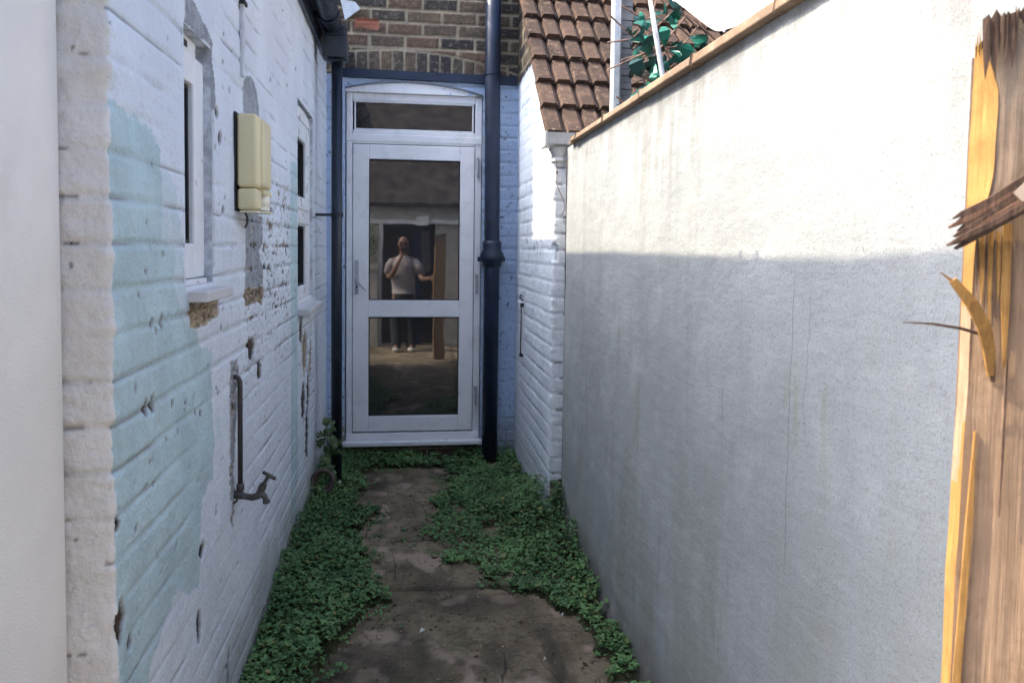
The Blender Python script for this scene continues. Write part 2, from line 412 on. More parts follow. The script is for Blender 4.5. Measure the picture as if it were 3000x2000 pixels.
def brick_colors(bid, mb, mp, x, z, seed=1):
    pal = np.array([(.100, .082, .060), (.062, .056, .050), (.135, .102, .070), (.048, .044, .042), (.150, .112, .075), (.115, .090, .064), (.080, .070, .056), (.145, .095, .066)])
    c = pal[(bid * 7.999).astype(int)]
    k = (1 + .7 * fbm(x * 40, z * 40, seed, 3)[..., None]) * (1 + .5 * fbm(x * 9, z * 9, seed + 5, 3)[..., None])
    c = c * k * .8
    spk = sstep(.16, .26, fbm(x * 90, z * 90, seed + 9, 2))[..., None]
    c = c * (1 - .5 * spk) + np.array((.24, .20, .16)) * .5 * spk
    m = np.minimum(mb, mp)[..., None]
    mort = np.array((.34, .29, .21)) * (1 + .6 * fbm(x * 25, z * 25, seed + 3, 3)[..., None])
    return np.clip(c * m + mort * (1 - m), .01, .9)

def sheet(name, path, zs, kind, mat, parent, holes=(), ztop=None, seed=3):
    """path: list of (s, x, y, nx, ny, u); a vertical sheet swept along it and displaced along the normal."""
    P = np.array(path); nu = len(P); nv = len(zs)
    Zg = np.repeat(zs[None, :], nu, 0)
    if ztop is not None:
        zt = ztop(P[:, 2]); z0 = zs[0]; Zg = z0 + (Zg - z0) * ((zt - z0) / (zs[-1] - z0))[:, None]
    U = np.repeat(P[:, 5][:, None], nv, 1); X = np.repeat(P[:, 1][:, None], nv, 1); Y = np.repeat(P[:, 2][:, None], nv, 1)
    mb, mp, bid = bricks(U, Zg, seed=seed, edge=.006 if kind == 'left' else .008)
    a = {}
    zero = np.zeros_like(U); a['teal'] = zero.copy(); a['cement_and_shade'] = zero.copy(); a['bare'] = zero.copy(); a['chip'] = zero.copy(); a['raw'] = zero.copy()
    jit = fbm(U * 14, Zg * 14, 60, 4); jit2 = fbm(U * 60, Zg * 60, 61, 3)
    perp = .45 if kind == 'left' else .6
    m = np.minimum(mb, 1 - perp * (1 - mp))
    jm_ = sstep(-.10, .14, fbm(U * 2.3, Zg * 3.1, 27, 3)) * .85 + .15
    if kind == 'left':
        d = -.0042 * jm_ * (1 - m) + (bid - .5) * .0018 + .006 * fbm(U * 6, Zg * 9, 21, 3) + .0030 * fbm(U * 38, Zg * 38, 22, 3) + .0016 * fbm(U * 110, Zg * 110, 23, 2)
    else:
        d = -.0055 * (.5 + .5 * jm_) * (1 - m) + (bid - .5) * .0035 + .006 * fbm(U * 9, Zg * 12, 21, 3) + .0035 * fbm(U * 38, Zg * 38, 22, 3) + .002 * fbm(U * 110, Zg * 110, 23, 2)
    col = np.zeros((nu, nv, 3)) + .3
    if kind == 'left':
        uu = U + .028 * jit + .022 * jit2; zz = Zg + .028 * jit + .022 * jit2
        onw = (P[:, 0] > .004)[:, None]
        a['teal'] = (inpoly(uu, zz, TEALP) & onw).astype(float) * (.86 + .25 * jit)
        a['teal'] = np.maximum(a['teal'], (inpoly(uu + .03 * jit2, zz, TEALQ) & onw) * sstep(-.05, .18, fbm(U * 5, Zg * 4, 64, 4)) * .45)
        k2 = ((U + .02 * jit > 3.66) & (U + .02 * jit < 3.88) & (Zg < .40 + .1 * jit)).astype(float)
        a['teal'] = np.clip(a['teal'] + k2 * .85, 0, 1)
        uu = U + .025 * jit; zz = Zg + .025 * jit
        for p in (CEM1, CEM2, CEM3): a['cement_and_shade'] += inpoly(uu, zz, p)
        c4 = inpoly(U + .05 * jit, Zg + .03 * jit, CEM4); a['cement_and_shade'] += c4 * (jit2 < .05); a['bare'] += c4 * (jit2 >= .05)
        side = (np.abs(U - 2.218) < .010 + .014 * jit) & (Zg > -.06) & (Zg < .45); a['cement_and_shade'] += side * .3  # faint cement tint paints the reveal's shade beside the window
        for p in (BARE1, BARE2): a['bare'] += inpoly(uu, zz, p)
        # chipped, flaking region beside the security light
        reg = sstep(2.62, 2.72, U) * sstep(3.68, 3.62, U) * sstep(-.55, -.25, Zg) * sstep(.30, .20, Zg)
        wu, wz = U + .03 * fbm(U * 12, Zg * 12, 73, 3), Zg + .03 * fbm(U * 12 + 7, Zg * 12, 74, 3); fl = fbm(wu * 17, wz * 40, 70, 4)
        a['bare'] += reg * sstep(.20, .25, fl + .07 * sstep(-.1, .1, Zg) + .16 * (1 - mb) * sstep(.0, .2, fbm(U * 6, Zg * 8, 72, 3) + .1)) * .85
        a['chip'] += reg * sstep(.175, .225, fbm(wu * 34, wz * 52, 75, 4) + .08 * (1 - mb)) * .9
        d += reg * .006 * fbm(U * 55, Zg * 55, 77, 3)
        for (yy, z0, ry, rz) in ((1.66, -.333, .008, .011), (1.70, -.335, .006, .012), (1.70, -.165, .006, .007), (1.76, -.165, .006, .01), (2.075, -.79, .012, .012), (2.04, -.975, .010, .026), (2.37, -1.27, .008, .04), (1.545, -.765, .007, .008), (2.30, -.235, .006, .006), (2.26, .365, .01, .010), (2.30, .30, .01, .012), (2.33, .10, .008, .007), (1.50, -.70, .012, .022), (1.64, .53, .005, .008), (4.02, -.42, .03, .04), (4.15, -.55, .05, .07), (4.4, -.62, .03, .06), (4.1, -.8, .04, .06), (4.3, -.78, .03, .07), (4.25, -1.0, .03, .09), (2.75, -.35, .03, .025), (2.9, -.45, .02, .02), (1.6, -.28, .004, .006), (1.83, -.36, .005, .005), (2.03, -.42, .004, .005), (1.49, -.515, .006, .008)):
            q = ((U - yy) / ry / 1.6) ** 2 + ((Zg - z0) / rz / 1.35) ** 2 + 2.5 * jit2
            hit = sstep(1.9, 1.2, q); key = 'bare' if yy > 4.1 and z0 > -.7 else 'chip'
            a[key] += 1.3 * hit; d -= .004 * hit
        rr = np.random.default_rng(11)
        for q_ in range(240):
            yy = 1.49 + 3.7 * rr.uniform() ** 1.4; z0 = rr.uniform(-1.4, 1.2) if q_ % 3 else rr.uniform(-.9, -.1)
            ry, rz = rr.uniform(.003, .009) * (1 + .5 * (yy - 1.4)), rr.uniform(.003, .010)
            iu = np.where(np.abs(U[:, 0] - yy) < .06)[0]; iz = np.where(np.abs(zs - z0) < .05)[0]
            if len(iu) < 2 or len(iz) < 2: continue
            sl = np.ix_(iu, iz); dx = (U[sl] - yy) + rr.normal(0, .5) * (Zg[sl] - z0)
            q = (dx / ry) ** 2 + ((Zg[sl] - z0) / rz) ** 2 + 5 * jit2[sl]
            hit = sstep(1.4, .6, q) * rr.uniform(.4, 1); a['chip'][sl] += hit * onw[iu]; d[sl] -= .002 * hit
        # quoin: hollow joints and ragged arris
        qn = (P[:, 0] < .03)[:, None]
        d = d * (1 - .45 * qn) - qn * .0025 * (1 - mb) * jm_ + qn * (.012 * fbm(U * 17, Zg * 22, 37, 3) + .0045 * fbm(U * 60, Zg * 55, 34, 3) + .003 * fbm(U * 130, Zg * 120, 36, 2)); d += (np.exp(-(P[:, 0] / .03) ** 2))[:, None] * .016 * fbm(Zg * 26, Zg * 3 + 2, 33, 3)
        q2 = (P[:, 0] < .012)[:, None]; a['chip'] += q2 * sstep(.33, .38, fbm(U * 47, Zg * 41, 95, 3)) * .7
        raise_c = np.clip(a['cement_and_shade'], 0, 1); d = d * (1 - .55 * raise_c) + .003 * raise_c
        d -= .006 * np.clip(a['bare'] + a['chip'], 0, 1)
        for (y0, y1, z0, z1) in holes:
            e = np.maximum(np.maximum(y0 - U, U - y1), np.maximum(z0 - Zg, Zg - z1)); d *= sstep(-.002, .02, e)
    if kind == 'pier':
        d *= .8
        d += np.exp(-(P[:, 0] / .02) ** 2)[:, None] * .012 * fbm(Zg * 24, Zg * 3, 35, 3)
        brk = (np.abs(Zg + .02) < .05 + .05 * jit) & (np.abs(P[:, 0]) < .03)[:, None]; d -= .012 * brk
        a['chip'] += .6 * ((P[:, 0] < -.012)[:, None] * sstep(.5, .1, mb) * sstep(.05, .2, fbm(Zg * 9, U * 30, 41, 2)))
        a['chip'] += sstep(.22, .27, fbm(U * 40, Zg * 40, 92, 3)) * sstep(-.25, .1, Zg) * sstep(.25, .0, Zg) * .8
        a['raw'] = ((Zg + .03 * jit + .02 * (U - 5.3) > 1.10) | ((Zg < -1.2 + .06 * jit) & (P[:, 0] < .0)[:, None])).astype(float)
        col = brick_colors(bid, mb, mp, U, Zg, 4) * .85
    if kind == 'end':
        raw = (Zg > 1.13).astype(float); a['raw'] = raw
        m2b, m2p, bid2 = bricks(U, Zg + .013, seed=8, joint=.016, edge=.003)
        arc = 1.300 - .20 * (U + .06) ** 2
        sol = (Zg < arc) & (Zg > 1.13) & (U > -.42) & (U < .52)
        th = (U - .06) / (1 + .10 * (Zg - 1.2)) / .078 + 40; sc = np.floor(th + .15 * (_h(np.floor(th), th * 0, 2) - .5)); f = th - np.floor(th)
        ds = np.minimum(f, 1 - f) * .078; ms = sstep(.003, .008, ds); bs = _h(np.floor(th), th * 0 + 3, 5)
        me = sstep(.004, .010, np.abs(Zg - arc)); ms2 = ms * me
        m2b = np.where(sol, ms2, m2b * me); m2p = np.where(sol, 1, m2p); bid2 = np.where(sol, bs * .8, bid2)
        col = brick_colors(bid2, m2b, m2p, U, Zg, 4)
        red = inpoly(U, Zg, [(-.338, 1.432), (-.182, 1.426), (-.182, 1.494), (-.338, 1.498)])
        col[red] = np.array((.30, .115, .07)) * (1 + .8 * fbm(U * 30, Zg * 30, 6, 3))[red][:, None]
        mm = np.minimum(m2b, m2p); d = d * (1 - raw) + raw * (-.009 * (1 - mm) + (bid2 - .5) * .006 + .005 * fbm(U * 50, Zg * 50, 24, 3))
        brn = inpoly(U, Zg, [(-.44, -1.4), (-.39, -1.4), (-.39, -1.2), (-.44, -1.19)]); a['bare'] += brn * .8
        a['chip'] += sstep(.24, .29, fbm(U * 42, Zg * 42, 93, 3)) * .7 * (1 - raw)
    if kind == 'left':
        zw = Zg + .005 * fbm(U * 4, Zg * 4, 53) + .004 * fbm(U * 22, Zg * 9, 54, 3); dj = np.abs(zw / .083 - np.round(zw / .083)) * .083
        ln = sstep(.0042, .0012, dj) * sstep(.03, .17, fbm(U * 3.3, Zg * 7 + 3, 57, 3) + .09 * (P[:, 0] < .45)[:, None] - .10 * sstep(.15, .45, Zg) - .05 * sstep(-.6, -.9, Zg)) * onw
        a['chip'] += .55 * ln; d -= .002 * ln
        qc = sstep(.006, .001, dj) * sstep(.08, .2, fbm(U * 30, Zg * 12, 58, 3)) * (P[:, 0] < .004)[:, None]; a['chip'] += .6 * qc; d -= .003 * qc
    a['joint'] = (1 - m) * (1 - a['raw']) * jm_; a['warm'] = np.repeat(((P[:, 0] < .004) * (1. if kind == 'left' else .5))[:, None], nv, 1)
    for k in ('teal', 'cement_and_shade', 'bare', 'chip'): a[k] = np.clip(a[k], 0, 1)
    for k in ('cement_and_shade', 'bare', 'chip'): a['teal'] = a['teal'] * (1 - a[k])
    X = X + P[:, 3][:, None] * d; Y = Y + P[:, 4][:, None] * d
    V = np.stack([X, Y, Zg], -1).reshape(-1, 3)
    keep = np.ones((nu - 1, nv - 1), bool)
    Uc = (U[1:, 1:] + U[:-1, :-1]) / 2; Zc = (Zg[1:, 1:] + Zg[:-1, :-1]) / 2
    for (y0, y1, z0, z1) in holes: keep &= ~((Uc > y0) & (Uc < y1) & (Zc > z0) & (Zc < z1))
    return obj(name, V, gridF(nu, nv, keep), mat, parent, True, a, col.reshape(-1, 3))
def corner_path(x0, yc, sgn, depth, ys, rad=.012):
    """from the face that looks at the camera, round the arris, then along the flank; sgn=-1: flank on the left facing +X."""
    p = []
    xs = np.linspace(depth, rad, max(6, int(depth / .0035)))
    for t in xs: p.append((-t, x0 + sgn * t, yc, 0, -1, yc - t))
    for q in np.linspace(0, math.pi / 2, 6)[1:-1]:
        p.append(((q - .78) * .01, x0 + sgn * rad - sgn * rad * math.sin(q), yc + rad - rad * math.cos(q), -sgn * math.sin(q), -math.cos(q), yc + (q - .78) * .01))
    for y in ys: p.append((y - yc, x0, y, -sgn, 0, y))
    return p
HOLES = [(1.945, 2.207, -.10, .522), (3.89, 4.505, -.29, .715)]

# ---- left building
LB = empty('painted_brick_building', (-1.6, 3.4, -H), 'pale blue painted brick building with turquoise patches and two small windows', 'building')
ys = [1.487]
while ys[-1] < 5.33: ys.append(ys[-1] + .0034 + .0026 * (ys[-1] - 1.4))
ys = sorted(set([round(y, 5) for y in ys if all(min(abs(y - h[0]), abs(y - h[1])) > .003 for h in HOLES)] + [h[0] for h in HOLES] + [h[1] for h in HOLES]))
zs = [z for z in np.arange(-1.56, 1.30, .0052) if all(min(abs(z - h[2]), abs(z - h[3])) > .003 for h in HOLES)]
zs = np.array(sorted(zs + [h[2] for h in HOLES] + [h[3] for h in HOLES]))
sheet('wall', corner_path(-.52, 1.475, -1, .13, ys), zs, 'left', M['left'], LB, HOLES)
MB().box(-3.2, -.66, 1.5, 5.25, -1.55, 1.28).build('wall_core', M['dark'], LB)
REV = plain('reveal_mortar', (.50, .53, .57), .9, .1, .3, 25, bump=.6, bscale=60)
def reveal(w, hole):
    y0, y1, z0, z1 = hole; t = .012; rv = MB()
    xa, xb = -.655, -.521; o_ = [(y0 - t, z0 - t), (y1 + t, z0 - t), (y1 + t, z1 + t), (y0 - t, z1 + t)]; i_ = [(y0 + .001, z0 + .001), (y1 - .001, z0 + .001), (y1 - .001, z1 - .001), (y0 + .001, z1 - .001)]
    V = [(x, a, b) for x in (xa, xb) for a, b in o_ + i_]
    F = []
    for k in range(4):
        k2 = (k + 1) % 4
        F += [(k, k2, 8 + k2, 8 + k), (4 + k, 12 + k, 12 + k2, 4 + k2), (8 + k, 8 + k2, 12 + k2, 12 + k), (k, 4 + k, 4 + k2, k2)]
    rv.add(V, F).build('reveal', REV, w)
def pvc_window(y0, y1, z0, z1, xf, lights, jl, jr, name='window'):
    w_ = empty(name, ((xf - .03), (y0 + y1) / 2, z0), parent=LB)
    f = MB(); x1, x0 = xf, xf - .06
    f.box(x0, x1, y0, y0 + jl, z0, z1); f.box(x0, x1, y1 - jr, y1, z0, z1)
    zz = [z0] + [v for l in lights for v in l] + [z1]
    for i in range(0, len(zz), 2): f.box(x0, x1, y0 + jl, y1 - jr, zz[i], zz[i + 1])
    f.build('frame', M['upvc_grey'], w_, bevel=.006)
    g = MB(); k = MB(); s = MB()
    for a, b in lights:
        g.box(xf - .045, xf - .035, y0 + jl + .004, y1 - jr - .004, a + .004, b - .004)
        for q in ((y0 + jl, y0 + jl + .012, a, b), (y1 - jr - .012, y1 - jr, a, b), (y0 + jl + .012, y1 - jr - .012, a, a + .010), (y0 + jl + .012, y1 - jr - .012, b - .010, b)):
            k.box(xf - .033, xf - .014, *q)
    g.build('pane', M['glass'], w_); k.build('glazing_seal', M['gasket'], w_)
    return w_
w1 = pvc_window(1.9452, 2.2068, -.085, .482, -.540, [(.004, .406)], .058, .098)
MB().box(-.60, -.545, 1.95, 2.150, .4835, .5215).build('trickle_vent', M['upvc_grey'], w1, bevel=.003)
MB().box(-.546, -.5425, 2.0, 2.062, .491, .506).build('vent_slot', M['gasket'], w1)
MB().box(-.60, -.528, 1.95, 2.18, -.1095, -.087).build('frame_foot', M['upvc_grey'], w1, bevel=.003)
MB().box(-.60, -.472, 1.955, 2.235, -.1385, -.111).build('sill', M['stone'], w1, bevel=.004)
w2 = pvc_window(3.8902, 4.5048, -.270, .640, -.536, [(-.205, .105), (.255, .545)], .11, .16)
for a, b in ((.115, .155), (.190, .245)): MB().box(-.5355, -.526, 3.96, 4.42, a, b).build('sash_rail', M['upvc_grey'], w2, bevel=.004)
MB().prism([(3.895, .642), (4.5, .642), (4.5, .66), (4.42, .69), (4.25, .703), (4.05, .70), (3.895, .69)], -.60, -.534, 'x').build('head_filler', M['upvc_grey'], w2)
MB().box(-.62, -.462, 3.885, 4.53, -.338, -.306).build('sill', M['stone'], w2, bevel=.005)
MB().box(-.60, -.522, 3.9, 4.49, -.3055, -.2715).build('frame_foot', M['upvc_grey'], w2, bevel=.004)
reveal(w1, HOLES[0]); reveal(w2, HOLES[1])
# roof above the eave: low slates so the sun clears them
rf2 = MB(); rf2.prism([(-.405, 1.318), (-3.3, 2.53), (-3.3, 2.56), (-.405, 1.345)], 1.0, 5.25, 'y')
rf2.build('roof', M['slate'], LB)
MB().box(-.519, -.497, 1.0, 5.1, 1.17, 1.316).build('fascia', M['black'], LB, bevel=.003)
# ---- near rendered end of the building, left edge of the picture
near = plain('smooth_white_render', (.84, .80, .74), .85, .2, .05, 3, bump=.55, bscale=230, grime=((.50, .48, .44), .3))
np_ = MB().box(-1.3, -.600, .98, 1.472, -1.5, 1.30).build('rendered_return_wall', near, None, bevel=.012)
tag(np_, 'smooth white rendered wall end filling the left edge, butting the rough painted brick corner', 'wall')

# ---- gutter along the left eave (sags a little, which shapes the shadow edge)
def zg(y):
    yy = y - .125
    xs = [1.0, 1.05, 1.21, 1.43, 1.57, 1.71, 1.81, 1.93, 2.19, 2.71, 3.21, 3.93, 4.8]
    v = [.012, .012, .005, -.011, -.019, -.027, -.029, -.027, -.021, -.013, -.018, -.036, -.036]
    return float(np.interp(yy, xs, v)) + 1.305
gp = empty('black_gutter', (-.43, 3, 1.2), 'black half round gutter under the eave of the pale blue building', 'gutter')
prof = [(-.482, .0)] + [(-.4235 - .0585 * math.cos(q), -.062 * math.sin(q)) for q in np.linspace(0, math.pi, 13)[1:-1]] + [(-.365, .0), (-.371, .0)] + [(-.4235 - .0525 * math.cos(q), -.056 * math.sin(q)) for q in np.linspace(math.pi, 0, 13)[1:-1]] + [(-.476, .0)]
Vg = []; Yg = np.linspace(1.02, 4.80, 60); npf = len(prof)
for y in Yg:
    for x, z in prof: Vg.append((x, y, z + zg(y)))
Fg = [(i * npf + k, i * npf + (k + 1) % npf, (i + 1) * npf + (k + 1) % npf, (i + 1) * npf + k) for i in range(59) for k in range(npf)]
Fg += [tuple(range(npf)), tuple(59 * npf + k for k in range(npf))]
obj('trough', Vg, Fg, M['black'], gp, True)
for y in (1.93, 1.845):
    MB().box(-.37, -.362, y - .009, y + .009, zg(y) - .02, zg(y) + .036).build('bracket_clip', M['black'], gp)
for y in (2.9, 3.7, 4.35):
    MB().tube([(-.4235 - .066 * math.cos(q), y, zg(y) - .07 * math.sin(q)) for q in np.linspace(0.1, math.pi - .05, 12)], .006, 6).build('bracket_clip', M['black'], gp)
# hopper box and downpipe
dp = empty('downpipe', (-.40, 4.65, -H), 'narrow navy downpipe left of the glazed door', 'downpipe')
MB().tube([(-.40, 4.65, 1.09), (-.40, 4.65, -1.455)], .0315, 18).build('pipe', M['black'], dp, True)
MB().box(-.472, -.338, 4.57, 4.72, 1.075, 1.19).build('hopper', M['hopper'], dp, bevel=.006)
MB().box(-.465, -.345, 4.58, 4.71, 1.19, 1.255).build('outlet_neck', M['black'], dp, bevel=.01)
MB().box(-.455, -.355, 4.59, 4.70, 1.055, 1.075).build('spigot', M['black'], dp, bevel=.01)
for z in (.185,):
    MB().lathe([(.033, z - .012), (.0375, z - .012), (.0375, z + .012), (.033, z + .012)], (-.40, 4.65, 0), 'z', 18).box(-.52, -.42, 4.645, 4.655, z - .008, z + .008).build('pipe_clip', M['black'], dp)
# ---- main house with the end wall, the door and all it carries
HS = empty('terrace_house', (.1, 5.3, -H), 'dark stock brick house with pale blue painted ground floor and white glazed door', 'house')
YW = 5.27
us = np.arange(-.66, .80, .0075); zs = np.arange(-1.56, 1.72, .0072)
DH = [(-.4005, .5085, -1.60, 1.020)]
path = [(.5, x, YW, 0, -1, x) for x in sorted([u for u in us if min(abs(u + .4005), abs(u - .5085)) > .004] + [-.4005, .5085])]
zs = np.array(sorted([z for z in zs if abs(z - 1.02) > .004] + [1.02]))
sheet('end_wall', path, zs, 'end', M['end'], HS, DH, seed=8)
# cut the segmental opening: arch soffit piece in front of the lintel zone
ax = np.linspace(-.4005, .5085, 25)
def zarch(x): return 1.086 - .30 * (x - .02) ** 2 - .015 * (x + .4) * 0
PROF = [(-5.65, 8.36), (-.15, 2.20), (6, 2.20)]  # unseen roofline, shaped to let sky in and keep the pier shaded
MB().prism([(-5.65, -1.5), (-.655, -1.5), (-.655, 1.71), (.795, 1.71), (.795, -1.5), (6, -1.5)] + PROF[::-1], 5.275, 5.60, 'y').box(-.655, -.43, 5.30, 5.6, -1.5, 1.71).box(.54, .795, 5.30, 5.6, -1.5, 1.71).box(-.43, .54, 5.30, 5.6, 1.03, 1.71).build('upper_wall', M['stock'], HS)
MB().prism([(-5.6, -1.5), (6, -1.5), (6, 2.15), (-.17, 2.15), (-5.6, 8.2)], 5.61, 10, 'y').build('house_core', M['stock'], HS)
MB().prism([(-5.65, 8.40), (-.15, 2.24), (6.1, 2.24), (6.1, 2.30), (-.10, 2.30), (-5.65, 8.46)], 5.26, 10.1, 'y').build('roof', M['slate'], HS)
rs = MB().box(-.414, -.4005, 5.272, 5.36, -1.5, 1.02).box(.5085, .522, 5.272, 5.36, -1.5, 1.02)
rs.build('door_reveal', plain('blue_reveal', (.42, .48, .56), .8, .2, .1, 9, bump=.3, bscale=50), HS)
# painted band (in front of the bricks)
bd = MB(); nb = 40
bx = np.linspace(-.425, .735, nb); Vb = []
for i, x in enumerate(bx):
    j1 = .004 * float(fbm(np.array(x * 12.), np.array(.3), 5)); j2 = .006 * float(fbm(np.array(x * 17.), np.array(4.3), 6))
    zt = 1.167 - .008 * (x + .42) + j1; zb = 1.108 - .010 * (x + .42) + j2
    for (y, z) in ((5.268, zt), (5.252, zt - .002), (5.250, zb + .002), (5.268, zb)): Vb.append((x, y, z))
Fb = [(i * 4 + k, (i + 1) * 4 + k, (i + 1) * 4 + (k + 1) % 4, i * 4 + (k + 1) % 4) for i in range(nb - 1) for k in range(4)] + [(0, 1, 2, 3), (nb * 4 - 4, nb * 4 - 3, nb * 4 - 2, nb * 4 - 1)]
obj('lead_band', Vb, Fb, M['navy'], HS)
# door
DR = empty('door', (.055, 5.30, -1.33), parent=HS)
fr = MB()
fx0, fx1, lx0, lx1 = -.394, .504, -.3505, .456
fr.box(fx0, lx0 - .003, 5.292, 5.36, -1.29, 1.018); fr.box(lx1 + .003, fx1, 5.292, 5.36, -1.29, 1.018)
fr.box(lx0 - .003, lx1 + .003, 5.292, 5.36, .968, 1.018); fr.box(lx0 - .003, lx1 + .003, 5.292, 5.36, .686, .775)
fr.build('frame', M['upvc'], DR, bevel=.006)
MB().box(fx0, fx1, 5.286, 5.2925, .700, .745).build('transom_trim', M['upvc'], DR, bevel=.003)
MB().box(-.343, -.334, 5.296, 5.335, .775, .968).box(.440, .449, 5.296, 5.335, .775, .968).box(-.334, .440, 5.296, 5.335, .958, .968).box(-.334, .440, 5.296, 5.335, .775, .786).build('fanlight_bead', M['upvc'], DR, bevel=.003)
MB().box(-.343, .449, 5.318, 5.326, .775, .968).build('fanlight_pane', M['glass'], DR)
ap = [(x, zarch(x)) for x in np.linspace(-.399, .507, 25)]
MB().prism([(-.399, 1.0185), (.507, 1.0185)] + ap[::-1], 5.268, 5.32, 'y').build('arch_panel', M['upvc'], DR)
MB().prism([(x, z + .003) for x, z in ap] + [(x, z + .012) for x, z in ap[::-1]], 5.255, 5.268, 'y').build('arch_shadow_strip', plain('arch_shadow_line', (.17, .19, .22), .9), DR)  # dark strip drawn in as the shadow line around the arch
lf = MB()
lf.box(lx0, -.246, 5.285, 5.35, -1.242, .681); lf.box(.360, lx1, 5.285, 5.35, -1.242, .681)
for a, b in ((.585, .681), (-.467, -.354), (-1.242, -1.138)): lf.box(-.246, .360, 5.285, 5.35, a, b)
lf.build('leaf', M['upvc'], DR, bevel=.005)
for a, b in ((-.354, .585), (-1.138, -.467)):
    MB().box(-.246, .360, 5.312, 5.320, a, b).build('glass_pane', M['glass'], DR)
    k = MB()
    for q in ((-.246, -.240, a, b), (.354, .360, a, b), (-.240, .354, a, a + .006), (-.240, .354, b - .008, b)): k.box(q[0], q[1], 5.300, 5.3115, q[2], q[3])
    k.build('glazing_seal', M['gasket'], DR)
gs = MB().box(lx0 - .003, lx0 + .0, 5.30, 5.34, -1.242, .684).box(lx1, lx1 + .003, 5.30, 5.34, -1.242, .684).box(lx0, lx1, 5.30, 5.34, .681, .686)
gs.build('door_gap', M['gasket'], DR)
MB().box(fx0, fx1, 5.28, 5.36, -1.30, -1.252).build('threshold', M['upvc'], DR, bevel=.005)
MB().box(-.415, .522, 5.225, 5.36, -1.331, -1.3005).build('door_sill', M['upvc'], DR, bevel=.006)
MB().box(-.40, .508, 5.30, 5.36, -1.5, -1.331).build('plinth', M['stock'], DR)
hd = MB().box(-.337, -.312, 5.276, 5.2845, -.315, -.085)
hd.lathe([(.011, 0), (.011, -.03)], (-.322, 5.276, -.225), 'y', 12)
hd.tube([(-.325, 5.245, -.222), (-.30, 5.243, -.250), (-.262, 5.243, -.287)], [.008, .008, .007], 8)
hd.build('handle', M['plate'], DR, bevel=.003)
MB().lathe([(.006, 0), (.006, -.004)], (-.322, 5.2755, -.265), 'y', 10).build('keyhole', M['gasket'], DR)
for z in (.545, -.24, -1.005):
    MB().tube([(.476, 5.277, z - .055), (.476, 5.277, z + .055)], .008, 10).box(.466, .487, 5.286, 5.2915, z - .06, z + .06).tube([(.476, 5.277, z - .066), (.476, 5.277, z - .057)], .0095, 10).tube([(.476, 5.277, z + .057), (.476, 5.277, z + .066)], .0095, 10).build('hinge', M['plate'], DR)
fl = MB().prism([(-.43, 1.60), (-.335, 1.585), (-.30, 1.545), (-.40, 1.468)], 5.235, 5.248, 'y').build('flashing', M['steel'], HS)
# soil pipe
sp = empty('soil_pipe', (.567, 5.19, -H), 'wide dark navy soil pipe running up the wall right of the door', 'pipe')
MB().tube([(.560, 5.19, 2.25), (.562, 5.19, 1.15), (.570, 5.19, -.05), (.568, 5.19, -1.42)], .0515, 24).build('pipe', M['navy'], sp, True)
MB().lathe([(.052, .115), (.062, .11), (.064, .085), (.062, .055), (.080, .02), (.083, -.005), (.080, -.022), (.064, -.03), (.064, -.055), (.055, -.06)], (.570, 5.19, -.06), 'z', 24).box(.480, .660, 5.20, 5.265, -.085, -.055).build('collar', M['navy'], sp, True)
MB().lathe([(.052, -.014), (.0575, -.012), (.0575, .012), (.052, .014)], (.562, 5.19, 1.155), 'z', 24).build('pipe_clip', M['navy'], sp)
# ---- neighbour's extension: pier wall, roof
NB = empty('neighbour_extension', (2, 4.6, -H), "neighbour's low extension with white painted brick side and brown tiled roof", 'building')
YP = 3.935
ys = [YP + .012]
while ys[-1] < 5.29: ys.append(ys[-1] + .0085)
sheet('side_wall', corner_path(.745, YP, 1, .066, ys), np.arange(-1.56, .62, .0066), 'pier', M['pier'], NB, (), lambda y: np.where(y < 4.08, .515 + 0 * y, np.clip(.515 + (y - 4.08) * 1.0, .5, 1.75)), seed=5)
MB().prism([(3.99, -1.5), (5.26, -1.5), (5.26, 1.70), (4.10, .54), (3.99, .54)], .84, 3.4, 'x').build('wall_core', M['stock'], NB)
def roof_tiles():
    V = []; F = []; T = []; unit = .110; gauge = .2385; n = 24
    cs = math.cos(math.pi / 4)
    for r in range(8):
        us_ = []; hs = []; tn = []
        for k in range(n):
            t = random.random(); jz = random.uniform(-.0025, .0025)
            for du, hh in ((0, -.016), (.003, -.004), (.006, .0), (.010, .013), (.080, .013), (.084, .0), (.098, -.001), (.102, -.020)):
                us_.append(k * unit + du + (.055 if False else 0)); hs.append(hh + jz); tn.append(t)
        m = len(us_); b = len(V)
        s0 = r * gauge - .02; s1 = s0 + gauge + .05
        for (s, lift) in ((s0, .040), (s1, .006), (s0, .012), (s1, -.014)):
            for u, h in zip(us_, hs):
                q = h + lift if lift in (.040, .006) else lift
                wob = .006 * math.sin(u * 7 + r * 2.1) if lift == .040 else 0
                y = 4.075 + s * cs - q * cs + .055 * u; z = .60 + s * cs + q * cs + wob * .3
                V.append((.722 + u, y, z))
        T += tn * 4
        for i in range(m - 1):
            F.append((b + i, b + i + 1, b + m + i + 1, b + m + i)); F.append((b + 2 * m + i, b + i + 0, b + i + 1, b + 2 * m + i + 1)[::-1])
            F.append((b + 2 * m + i, b + 3 * m + i, b + 3 * m + i + 1, b + 2 * m + i + 1))
        F.append((b, b + m, b + 3 * m, b + 2 * m))
    return obj('tiled_roof', V, F, M['tile'], NB, False, {'tone': T})
roof_tiles()
MB().prism([(4.03, .555), (5.25, 1.775), (5.25, 1.755), (4.03, .535)], .728, .748, 'x').build('verge_mortar', plain('verge_mortar', (.30, .22, .17), .9, .2, .3, 20), NB)
wg = empty('white_gutter', (1.3, 3.97, .45), 'short weathered white gutter end under the brown tiled roof', 'gutter')
